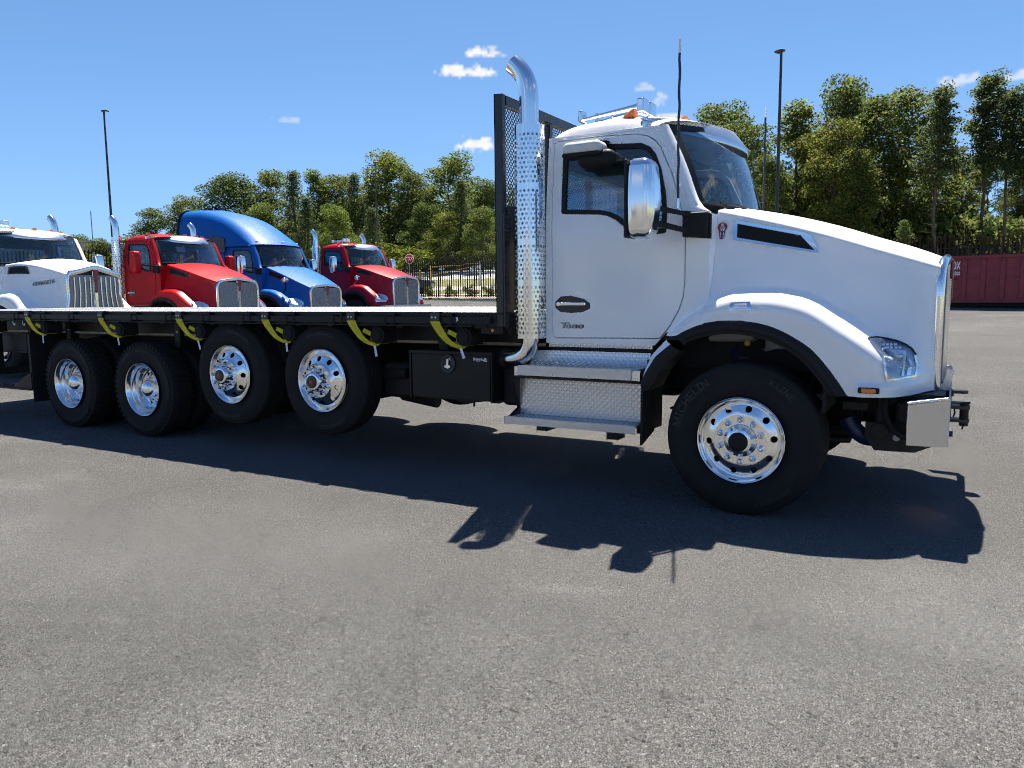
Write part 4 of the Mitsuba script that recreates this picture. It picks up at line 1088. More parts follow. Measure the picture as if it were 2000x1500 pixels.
X('step_edge', cat(box(-1.755, -.80, -1.215, -1.188, .897, .978, .005)), 'brushed_steel', under=st)
X('step_end', cat(box(-1.792, -.736, -1.203, -1.187, .893, .966, .004)), 'chrome_soft', under=st)
for x in (-1.775, -1.758, -1.45, -1.15, -.83, -.775, -.757):
    X('step_bolt', lathe_at(x, .912, -1.22 if -1.75 < x < -.8 else -1.208, .007, .01), 'chrome_soft', under=st)
ls = X('lower_step', cat(box(-1.84, -.745, -1.255, -1.0, .556, .568, .002)), 'diamond_plate')
rs_ = X('step_riser', box(-1.80, -.745, -1.085, -1.075, .57, .868, .002), 'diamond_plate', under=ls)
X('step_tread', cat(tread_bars(flat_cells(-1.835, -1.25, .568, (0, 1, 0), (0, 0, 1)), 46, 7), tread_bars(flat_cells(-1.795, -1.0852, .578, (0, 0, 1), (0, -1, 0)), 44, 12)), 'diamond_plate', False, under=ls, kind='stuff')
X('step_edge', box(-1.852, -.743, -1.272, -1.252, .507, .572, .005), 'brushed_steel', under=ls)
X('step_frame', cat(plate_x([(-1.20, .88), (-1.06, .95), (-.75, .95), (-.75, .50), (-1.24, .515), (-1.25, .56), (-1.09, .62)], -1.83, -1.80), plate_x([(-1.19, .98), (-1.06, .98), (-.75, .95), (-.75, .50), (-1.24, .515), (-1.25, .56), (-1.09, .62)], -.742, -.72), box(-1.80, -.745, -1.19, -1.09, .868, .893, .003), box(-1.80, -.745, -1.06, -.70, .52, .95), box(-1.62, -1.52, -1.16, -1.0, .45, .52), box(-1.02, -.92, -1.16, -1.0, .43, .52)), 'black_steel', under=ls)
X('battery_box', rbox(-2.0, -1.83, -1.05, -.5, .62, 1.0, .04), 'black_plastic')
X('elbow_boot', tube(spline([(-1.93, -1.065, 1.012), (-1.99, -1.04, 1.0), (-2.02, -.95, .97), (-2.02, -.7, .95)], 14), .085, 20), 'black_plastic')
for s in (-1, 1):
    Q = (lambda m: m) if s < 0 else flip_y
    X('mud_flap', Q(cat(plate_x([(-1.245, .43), (-.98, .50), (-.92, .84), (-1.235, .84)], -.715, -.70))), 'black_plastic')
    X('mud_flap', Q(cat(plate_x([(-1.25, .26), (-.63, .26), (-.63, 1.12), (-1.25, 1.12)], -8.70, -8.685), box(-8.72, -8.66, -1.25, -.6, 1.10, 1.16))), 'rubber')
# tool box
tb = X('tool_box', box(-2.845, -2.0, -1.185, -.72, .655, 1.067, .006), 'black_steel')
X('box_door', cat(box(-2.815, -2.025, -1.194, -1.183, .672, 1.035, .004)), 'black_steel', under=tb)
X('box_frame', cat(box(-2.845, -2.0, -1.20, -1.184, 1.043, 1.067, .003), box(-2.845, -2.822, -1.197, -1.184, .655, 1.043, .003), box(-2.018, -2.0, -1.197, -1.184, .655, 1.043, .003)), 'black_steel', under=tb)
lt = X('latch_cup', move(warp(lathe([(0, .045), (-.007, .072), (-.011, .068), (-.006, .05), (.002, .046), (.004, 0)], 32), lambda v: v * (1, 1, 1.12)), (-2.43, -1.195, .962)), 'black_paint', 40, under=tb)
X('latch_handle', cat(tube([(-2.43, -1.205, 1.002), (-2.432, -1.207, .95)], .010, 10), plate([(-2.462, .945), (-2.445, .952), (-2.415, .952), (-2.398, .945), (-2.405, .930), (-2.43, .922), (-2.455, .930)], -1.212, -1.198), tube([(-2.43, -1.206, .995), (-2.41, -1.206, 1.012), (-2.40, -1.206, .99)], .005, 6)), 'chrome_soft', 30, under=tb)
X('box_lettering', cat(on_side(lettering('Buyers', .021, .0012), -2.182, -1.1945, 1.0), *[move(box(-.010, .010, -1.196, -1.1945, -.004, .004, .0004), (-2.078 + a, 0, 1.004 + b)) for a, b in ((0, 0), (.012, .012), (.02, .004), (.018, -.01), (.006, -.006))], on_side(lettering('PRODUCTS', .005, .001), -2.15, -1.1945, .987)), 'print_white', False, under=tb)
X('box_mount', cat(box(-2.75, -2.70, -.9, -.45, .60, .66), box(-2.2, -2.12, -.9, -.45, .60, .66), plate([(-2.8, .66), (-2.05, .66), (-2.05, .60), (-2.1, .62), (-2.6, .555), (-2.75, .60)], -.72, -.68), tube([(-2.5, -.7, .58), (-2.5, -.7, .53)], .01, 6)), 'black_steel', under=tb)
X('hydraulic_pack', cat(rbox(-3.35, -2.95, -.95, -.55, .60, .92, .05), tube([(-3.4, -.9, .80), (-3.0, -1.0, .84)], .05, 10), tube([(-3.3, -.7, .6), (-2.9, -.7, .55)], .06, 10)), 'chassis_black')
# the bed
BX0, BX1 = -11.3, -1.85
for k in range(26):
    y0 = -1.245 + k * .0958
    X('deck_plank', box(BX0, BX1 - .02, y0, y0 + .0935, 1.36, 1.397 - .001 * (k % 3), .003), 'deck_board')
for s in (-1, 1):
    Q = (lambda m: m) if s < 0 else flip_y
    X('side_rail', Q(cat(box(BX0, BX1, -1.262, -1.247, 1.275, 1.392, .003), box(BX0, BX1, -1.27, -1.247, 1.375, 1.3935, .002))), 'black_steel')
    X('rub_rail', Q(cat(box(BX0, BX1 - .1, -1.297, -1.287, 1.30, 1.357, .003), box(BX0, BX1 - .28, -1.29, -1.262, 1.275, 1.289, .002))), 'black_steel')
    for k in range(16):
        x = BX1 - .52 - k * .59
        X('stake_pocket', Q(cat(box(x - .055, x - .043, -1.30, -1.255, 1.28, 1.386, .002), box(x + .043, x + .055, -1.30, -1.255, 1.28, 1.386, .002), box(x - .055, x + .055, -1.302, -1.292, 1.365, 1.386, .002))), 'black_steel')
    X('bed_channel', Q(box(BX0, BX1, -.92, -.90, 1.10, 1.36, .003)), 'black_steel')
    X('air_line', Q(tube([(BX0, -.93, 1.125), (-6, -.93, 1.125), (BX1 + .2, -.93, 1.12)], .013, 8)), 'mulch')
for k in range(24):
    x = BX1 - .25 - k * .40
    X('bed_cross_member', box(x - .035, x + .035, -1.245, 1.245, 1.26, 1.359, .003), 'black_steel')
for s in (-1, 1):
    X('bed_sill', box(BX0, BX1, s * .46 - .05, s * .46 + .05, 1.06, 1.26, .004), 'black_steel')
for x in (-8.28, -6.2, -4.55, -2.62):
    X('bed_bracket', cat(box(x - .05, x + .05, -1.0, -.93, .98, 1.27, .004), bar((x, -.95, 1.0), (x, -.5, 1.05), .08, .03)), 'black_steel')
    X('bracket_bolt', lathe_at(x + .01, 1.16, -1.004, .013, .01), 'print_grey')
X('deck_corner', cat(box(-2.0, -1.79, -1.27, -1.0, 1.275, 1.39, .006), box(-2.06, -1.85, -1.268, -1.262, 1.22, 1.275, .002)), 'black_steel')
X('corner_marker', lathe_at(-1.945, 1.25, -1.274, .014, .012), 'amber')
X('corner_hook', tube([(-2.27, -1.30, 1.345), (-2.25, -1.315, 1.35), (-2.245, -1.315, 1.33), (-2.26, -1.305, 1.318)], .008, 8), 'chrome_soft')
# winches with yellow straps
for i, x in enumerate((-8.63, -7.126, -5.769, -4.498, -3.42, -2.511, -9.9)):
    x = x + .03
    wn = X('strap_winch', cat(tube([(x + .245, -1.245, 1.19), (x + .245, -1.08, 1.19)], .076, 22), lathe_at(x + .245, 1.19, -1.262, .05, .02), box(x + .10, x + .32, -1.075, -1.06, 1.12, 1.275, .004), box(x + .13, x + .28, -1.21, -1.2, 1.215, 1.275, .004)), 'rubber', 40)
    X('strap_hook', cat(box(x - .052, x + .052, -1.315, -1.298, 1.318, 1.392, .004), box(x - .052, x + .052, -1.315, -1.262, 1.386, 1.397, .003)), 'black_paint', under=wn)
    for q in (-.02, .015):
        X('hook_rivet', lathe_at(x + q, 1.352, -1.318, .008, .005), 'print_white', under=wn)
    path = spline([(x, -1.310, 1.325), (x + .008, -1.309, 1.30), (x + .05, -1.295, 1.225), (x + .10, -1.278, 1.160), (x + .155, -1.258, 1.122), (x + .215, -1.240, 1.108), (x + .245, -1.235, 1.110)], 26)
    half = np.stack([np.linspace(.045, .022, 26), np.linspace(0, -.012, 26), np.linspace(0, .014, 26)], -1)
    V = np.stack([path - half, path + half + (0, .012, 0)], 1)
    X('strap', cat(grid(V), grid(V + (.001, .006, -.003), flip=True), grid(np.stack([V[:, 0], V[:, 0] + (.001, .006, -.003)], 1)), tube([(x + .235, -1.238, 1.185), (x + .235, -1.10, 1.185)], .074, 20), bar((x + .10, -1.262, 1.235), (x + .17, -1.24, 1.20), .004, .04)), 'strap_yellow', 40, under=wn)
    tg = X('strap_tag', bar((x + .215, -1.25, 1.10), (x + .225 + .012 * (i % 3), -1.253, 1.005 + .012 * (i % 2)), .026, .002, .0005, up=(0, 1, 0)), 'tag_white', under=wn)
    X('tag_print', cat(*[box(x + .212 + .003 * k, x + .227 + .003 * k, -1.2565, -1.2555, 1.07 - .02 * k, 1.074 - .02 * k, .0002) for k in range(3)]), 'print_dark', under=wn)
# headache rack
hr = X('headache_rack', box(-1.91, -1.84, -1.20, 1.20, 2.975, 3.053, .006), 'black_paint')
for s in (-1, 1):
    X('rack_post', box(-1.913, -1.838, s * 1.235 - .035, s * 1.235 + .035, 1.275, 3.055, .006), 'black_paint', under=hr)
    X('rack_foot', plate_x([(s * 1.27, 1.28), (s * 1.27, 2.15), (s * 1.13, 2.15), (s * 1.13, 1.28), (s * 1.20, 1.205)], -1.835, -1.825), 'black_paint', under=hr)
for y in (-.42, .42):
    X('rack_post', box(-1.905, -1.845, y - .035, y + .035, 1.40, 2.975, .005), 'black_paint', under=hr)
X('rack_panel', box(-1.875, -1.855, -1.20, 1.20, 1.40, 2.14, .004), 'black_steel', under=hr)
X('rack_rail', cat(box(-1.895, -1.84, -1.20, 1.20, 2.12, 2.22, .005)), 'black_paint', under=hr)
for a, b in ((-1.20, -.455), (-.385, .385), (.455, 1.20)):
    X('rack_mesh', mesh_panel(a, b, 2.22, 2.975, .042, .0075, lambda y: -1.868 + 0 * y), 'black_steel', False, under=hr, kind='stuff')
# tail
X('underride_guard', cat(box(-10.9, -10.8, -1.15, 1.15, .45, .55, .008), box(-10.88, -10.82, -.6, -.5, .55, 1.05), box(-10.88, -10.82, .5, .6, .55, 1.05)), 'black_steel')
X('tail_skid', cat(plate_z([(-9.9, -1.24), (-8.80, -1.24), (-8.80, -1.0), (-9.9, -1.0)], .395, .415), plate([(-9.2, .415), (-8.78, .415), (-8.78, .62), (-8.98, .55)], -1.22, -1.20), box(-8.86, -8.78, -1.2, -1.1, .41, 1.1)), 'black_steel')
for x in (-8.98, -8.76):
    X('chain_hook', tube([(x, -1.27, 1.275), (x + .02, -1.28, 1.235), (x + .045, -1.28, 1.215), (x + .055, -1.28, 1.245)], .008, 8), 'chrome_soft')
X('tail_lamp', cat(box(BX0 - .02, BX0, -1.1, -.8, 1.28, 1.36), box(BX0 - .02, BX0, .8, 1.1, 1.28, 1.36)), 'red_lens')
# lamp details inside the visible headlight
hl = tr.key + '__headlight'
for k, (x, z) in enumerate([(.833, 1.184), (.853, 1.183), (.875, 1.182), (.898, 1.182), (.842, 1.165), (.857, 1.164), (.877, 1.163), (.903, 1.162), (.926, 1.162)]):
    X('led', skin(sg.box(x - .008, z - .0065, x + .008, z + .0065), .014, .02), 'lamp_white', 40, under=hl)
def bowl_mesh():
    V = []
    for v in np.linspace(0, 1, 12):
        row = []
        for u in np.linspace(0, 1, 10):
            a, b = np.array([.872, -1.100, .990]) * (1 - u) + np.array([.955, -1.020, 1.000]) * u, np.array([.868, -1.015, 1.117]) * (1 - u) + np.array([.945, -.895, 1.115]) * u
            q = a * (1 - v) + b * v
            row.append(q + np.array([.30, 1.0, 0]) * (.085 * math.sin(math.pi * v)) + np.array([0, -.004, 0]))
        V.append(row)
    return grid(np.array(V))
X('lamp_bowl', bowl_mesh(), 'mirror_glass', True, under=hl)
X('lamp_bar', cat(skin([(.944, 1.117), (.961, 1.117), (.967, 1.056), (.967, .998), (.953, .998), (.957, 1.06)], .018, .02), skin([(.855, 1.150), (.865, 1.155), (.956, 1.146), (.969, 1.117), (.87, 1.120)], .018, .02)), 'chrome_soft', 40, under=hl)
X('lamp_slot', skin([(.962, 1.11), (.978, 1.076), (.98, 1.043), (.977, .997), (.968, .998), (.969, 1.05)], .018, .02), 'black_hole', 40, under=hl)
X('lamp_reflector', skin([(.983, 1.10), (1.004, 1.058), (1.004, 1.02), (.999, .997), (.980, .998), (.984, 1.043)], .02, .02), 'mirror_glass', 40, under=hl)
X('brow', skin(sg.LineString([(.755, 1.231), (.791, 1.232), (.858, 1.219), (.917, 1.202), (.959, 1.181), (.992, 1.155), (1.017, 1.118)]).buffer(.0055), .021, .012), 'black_plastic', 40, under=hl)
# ------------------------------------------------------------------ parked trucks
def parked(name, label, x, y, ang, paint, style, tag, deform, stacks, mirror, zg, horns=True, guards=True):
    th = Thing(name, label, 'truck', None, T().translate([x, y, zg]) @ T().rotate([0, 0, 1], ang))
    truck_body(th, paint, style, False, stacks, mirror, horns, guards, deform, tag)
    wheel(th, 0, -1.24, .527, 'f', detail=False); wheel(th, 0, 1.24, .527, 'f', near=False, detail=False)
    for wx in (-4.9, -6.27):
        wheel(th, wx, -1.24, .531, 'r', detail=False); wheel(th, wx, 1.24, .531, 'r', near=False, detail=False)
    th.part('chassis', sh('chassis_bg', cat(box(-7.2, .9, -.46, -.38, .78, 1.04), box(-7.2, .9, .38, .46, .78, 1.04), box(-1.5, .7, -.4, .4, .7, 1.4), tube([(-4.9, -1, .53), (-4.9, 1, .53)], .08), tube([(-6.27, -1, .53), (-6.27, 1, .53)], .08), box(-.05, .05, -1, 1, .45, .55), box(-1.7, -.7, -1.2, -.9, .5, 1.0), box(-1.7, -.7, .9, 1.2, .5, 1.0), box(.95, 1.2, -.9, .9, .5, .85))), 'chassis_black')
    return th


wt = parked('work_truck', 'white truck with large barred chrome grille parked at the far left', -16.05, 9.05, 4.5, 'white_paint', 'day', 'long', lambda v: expand_front(v, .56), (1, -1), 'chrome', ground(0, 9.0) + .04)
wt.part('hood_lettering', warp(on_side(lettering('KENWORTH', .085, .004), .50, 0, 1.83, .62), lambda v: expand_front(np.stack([v[:, 0], -(side_w(v[:, 0], np.minimum(v[:, 2], 1.6)) + .012), v[:, 2] * 0 + 1.60 + (v[:, 2] - 1.83) * .6], -1), .56)), 'print_dark', False)
wt.part('aerial', tube([(-.4, 1.15, 2.1), (-.4, 1.15, 3.35)], .009, 6), 'black_paint')
r1 = parked('red_truck', 'bright red day-cab truck with two chrome stacks, nearest of the red ones', -16.25, 12.8, 2.5, 'red_paint', 'day', '', None, (1, -1), 'red_paint', .22, horns=False)
r1.part('window_sticker', move(rbox(-.003, .003, -.13, .13, -.07, .07, .002), (-.50, -.25, 2.52), ry=-.42), 'tag_white')
bt = parked('sleeper_truck', 'metallic blue truck with tall curved sleeper roof', -16.8, 16.4, 1.5, 'blue_paint', 'sleeper', 'blue', lambda v: drop_front(v, .16), (), 'chrome', .27, horns=False)


def fairing():
    V = []
    prof = PI([-3.72, -3.6, -3.1, -2.5, -1.8, -1.3, -.85, -.5, -.36], [3.95, 3.965, 3.95, 3.86, 3.66, 3.42, 3.14, 2.90, 2.785])
    for y in np.linspace(-1.045, 1.045, 49):
        a = abs(y) / 1.045; q = (1 - a ** 8) ** .5
        xf = -.72 + .34 * (1 - a ** 2)
        row = []
        for t in np.linspace(0, 1, 44):
            x = -3.72 + (xf + 3.72) * t; xc = -3.72 + (-.36 + 3.72) * t
            z = 2.72 + (float(prof(xc)) - 2.72) * (q * .92 + .08 * (1 - a))
            row.append((x, y, max(z, 2.70)))
        V.append(row)
    return grid(np.array(V), flip=True)


fr = bt.part('roof_fairing', fairing(), 'blue_paint', 50)
bt.part('fairing_edge', cat(*[tube([(-3.74, y, 2.72 + 1.2 * (1 - (abs(y) / 1.045) ** 8) ** .5) for y in np.linspace(-1.03, 1.03, 25)], .045, 8)], box(-3.76, -3.70, -1.06, -1.0, 1.15, 3.2), box(-3.76, -3.70, 1.0, 1.06, 1.15, 3.2)), 'black_plastic')
bt.part('side_window', warp(plate(sg.Polygon([(-2.35, 2.55), (-1.75, 2.62), (-1.75, 2.95), (-2.3, 3.05)]).buffer(.04), -1.058, -1.04), lambda v: v), 'black_paint', under=fr)
bt.part('seam', cat(box(-1.74, -1.73, -1.056, -1.04, 1.2, 2.7, .001), box(-3.3, -.75, -1.056, -1.04, 2.715, 2.73, .001)), 'black_hole', under=fr)
for y in (-.78, -.30, 0, .30, .78):
    bt.part('marker_lamp', rbox(-.06, .06, y - .05, y + .05, -.02, .025, .015), 'lamp_white', local=T().translate([-.50 - .28 * abs(y), 0, 2.86]))
hm = bt.part('fender_mirror', rbox(.52, .64, -1.12, -.92, 1.66, 1.80, .05), 'chrome', 50)
bt.part('mirror_stalk', tube([(.60, -1.02, 1.68), (.62, -1.05, 1.5), (.56, -1.10, 1.36)], .022, 8), 'black_plastic', under=hm)
r2 = parked('red_truck', 'deep red day-cab truck with chrome mirrors, farther along behind the blue one', -16.5, 19.8, -1.5, 'deep_red_paint', 'day', '', None, (1, -1), 'chrome', .38)
hm = r2.part('fender_mirror', rbox(.10, .22, -1.30, -1.12, 1.66, 1.80, .05), 'chrome', 50)
r2.part('mirror_stalk', tube([(.14, -1.2, 1.68), (.0, -1.18, 1.55), (-.2, -1.14, 1.42)], .014, 8), 'chrome', under=hm)
# ------------------------------------------------------------------ trees
def leaf_bsdf(c, t):
    return two({'type': 'principled', 'base_color': {'type': 'mesh_attribute', 'name': 'vertex_color'}, 'roughness': .6, 'specular': .35}) if not t else {'type': 'principledthin', 'base_color': {'type': 'mesh_attribute', 'name': 'vertex_color'}, 'roughness': .55, 'diff_trans': 1.2, 'spec_trans': 0.0, 'eta': 1.4}


scene['leaf'] = leaf_bsdf(None, True)


def cards(P, size, rng, tint, spread, flat=0.0, aspect=1.0, direction=None):
    """Leaf-clump quads at the points P; returns mesh, colours and normals."""
    n = len(P)
    d = rng.normal(size=(n, 3)); d[:, 2] *= 1 - flat
    if direction is not None: d = d * .5 + direction
    d /= np.linalg.norm(d, axis=1, keepdims=True) + 1e-9
    o = np.cross(d, rng.normal(size=(n, 3))); o /= np.linalg.norm(o, axis=1, keepdims=True) + 1e-9
    s = size * rng.uniform(.6, 1.3, (n, 1)); a, b = d * s * aspect, o * s
    V = np.stack([P - a * .5, P + b * .35, P + a * .5, P - b * .35], 1).reshape(-1, 3)
    i = np.arange(n) * 4
    F = np.vstack([np.stack([i, i + 1, i + 2], -1), np.stack([i, i + 2, i + 3], -1)])
    c = np.asarray(tint) * (1 + spread * rng.normal(size=(n, 1))) * (1 + .10 * rng.normal(size=(n, 3)))
    return TM(V, F), np.repeat(np.clip(c, .004, .5), 4, 0)


def limb(a, b, r0, r1, rng, n=5, wob=.08):
    a, b = np.array(a, float), np.array(b, float); t = np.linspace(0, 1, n)[:, None]
    p = a * (1 - t) + b * t; L = np.linalg.norm(b - a); p[1:-1] += rng.normal(size=(n - 2, 3)) * wob * L * .3
    return tube(p, np.linspace(r0, r1, n), 6, False)


def make_tree(kind, seed, h):
    rng = np.random.default_rng(seed); trunk, pts, sizes = [], [], []
    if kind == 'broad':
        cb, R = h * rng.uniform(.08, .16), h * rng.uniform(.30, .37)
        trunk.append(limb((0, 0, -.3), (rng.normal() * .3, rng.normal() * .3, h * .80), .22 * h / 16, .05, rng, 7, .05))
        n = 54; C = []
        for k in range(n):
            z = cb + (h - cb) * (k + rng.uniform(0, 1)) / n
            t = (z - cb) / (h - cb); r = R * min(1, (t + .15) / .34) ** .8 * (1 - .94 * t) ** .6 * rng.uniform(.4, 1.1)
            a = k * 2.4 + rng.normal() * .5; c = np.array([r * math.cos(a), r * math.sin(a), z])
            C.append((c, h * rng.uniform(.045, .10)))
            trunk.append(limb((0, 0, max(z - r * .7, cb * .7)), c, .07 * h / 16, .02, rng))
        for c, s in C:
            m = int(400 * (s / (h * .08)) ** 2)
            q = rng.normal(size=(m, 3)); q /= np.linalg.norm(q, axis=1, keepdims=True)
            pts.append(c + q * (rng.uniform(.25, 1.0, (m, 1)) ** .6) * s * np.array([1.15, 1.15, .85]))
        tint, size, sp = (.118, .150, .046), .25, .32
    elif kind == 'pine':
        cb = h * rng.uniform(.46, .58)
        trunk.append(limb((0, 0, -.3), (rng.normal() * .35, rng.normal() * .35, h * .97), .21 * h / 20, .06, rng, 9, .03))
        for k in range(46):
            t = (k + rng.uniform(0, 1)) / 46; z = cb + (h - cb) * t
            r = h * .15 * (1 - t * .72) * rng.uniform(.35, 1.15); a = k * 2.4 + rng.normal() * .7
            e = np.array([r * math.cos(a), r * math.sin(a), z + r * .18 + rng.normal() * .2])
            trunk.append(limb((0, 0, z), e, .05, .015, rng))
            for f in np.linspace(.45, 1, 4):
                c = np.array([0, 0, z]) * (1 - f) + e * f + rng.normal(size=3) * .25
                m = 40; q = rng.normal(size=(m, 3)) * np.array([.34, .34, .20]) * h / 20
                pts.append(c + q)
        for k in range(10):                                             # dead stubs below the crown
            z = cb * rng.uniform(.45, .98); a = rng.uniform(0, 6.3); trunk.append(limb((0, 0, z), (1.3 * math.cos(a), 1.3 * math.sin(a), z + .3), .03, .01, rng))
        tint, size, sp = (.112, .142, .062), .23, .28
    elif kind == 'young_pine':
        trunk.append(limb((0, 0, -.3), (0, 0, h * .98), .16 * h / 12, .03, rng, 7, .02))
        for k in range(80):
            t = ((k + rng.uniform(0, 1)) / 80) ** .9; z = h * (.06 + .94 * t)
            r = h * .25 * (1 - t) ** .8 * rng.uniform(.4, 1.1) + .15; a = k * 2.4 + rng.normal() * .5
            e = np.array([r * math.cos(a), r * math.sin(a), z + r * .25])
            for f in np.linspace(.3, 1, 4):
                c = np.array([0, 0, z]) * (1 - f) + e * f; m = 22
                pts.append(c + rng.normal(size=(m, 3)) * np.array([.3, .3, .22]) * h / 14)
        tint, size, sp = (.106, .138, .060), .24, .26
    elif kind == 'slender':
        cb = h * rng.uniform(.30, .42)
        trunk.append(limb((0, 0, -.3), (rng.normal() * .3, rng.normal() * .3, h * .9), .15 * h / 18, .04, rng, 8, .04))
        for k in range(30):
            t = (k + rng.uniform(0, 1)) / 30; z = cb + (h - cb) * t
            r = h * .14 * math.sin(math.pi * min(.25 + t * .75, 1)) ** .8 * rng.uniform(.3, 1.1); a = k * 2.4 + rng.normal()
            c = np.array([r * math.cos(a), r * math.sin(a), z]); s = h * rng.uniform(.035, .065)
            trunk.append(limb((0, 0, z - r * .8), c, .045, .012, rng))
            m = int(260 * (s / (h * .05)) ** 2); q = rng.normal(size=(m, 3)); q /= np.linalg.norm(q, axis=1, keepdims=True)
            pts.append(c + q * rng.uniform(.2, 1, (m, 1)) ** .6 * s * np.array([1.2, 1.2, .9]))
        tint, size, sp = (.122, .152, .046), .23, .32
    else:                                                                # bush
        for k in range(16):
            a = k * 2.4; r = h * .42 * math.sqrt(rng.uniform(0, 1)); c = np.array([r * math.cos(a), r * math.sin(a), h * rng.uniform(.15, .82) * (1 - .3 * r / h)])
            m = 110; q = rng.normal(size=(m, 3)); q /= np.linalg.norm(q, axis=1, keepdims=True)
            pts.append(c + q * rng.uniform(.2, 1, (m, 1)) ** .6 * h * .17); trunk.append(limb((0, 0, 0), c, .05, .015, rng))
        tint, size, sp = (.10, .118, .028), .24, .3
    return cat(*trunk), np.vstack(pts), size, tint, sp, rng


TREES = {}


def tree_shapes(kind, seed, h, tone):
    k = (kind, seed, tone)
    if k not in TREES:
        tk, P, size, tint, sp, rng = make_tree(kind, seed, h)
        tint = np.array(tint) * {'dark': (.72, .80, .85), 'mid': (1, 1, 1), 'yellow': (1.22, 1.14, .9), 'bright': (1.15, 1.22, 1.0), 'grey': (.95, .95, 1.15), 'autumn': (1.15, 1.02, .85)}[tone]
        lv, col = cards(P, size, rng, tint, sp, .2)
        TREES[k] = (shape(tk, 'bark', 50), mikit.ply(lv, 'leaf', smooth=False, color=col), h)
    return TREES[k]


def tree(name, kind, seed, tone, x, y, h, label, rot, wide=1.0, group=None):
    tk, lv, h0 = tree_shapes(kind, seed, 16.0 if kind not in ('bush',) else 4.0, tone)
    s = h / h0; L = T().translate([x, y, ground(x, y) - .1]) @ T().rotate([0, 0, 1], rot) @ T().scale([s * wide, s * wide, s])
    th = Thing(name, label, 'tree' if kind != 'bush' else 'shrub', group)
    th.part('trunk', tk, local=L); th.part('crown', lv, local=L)


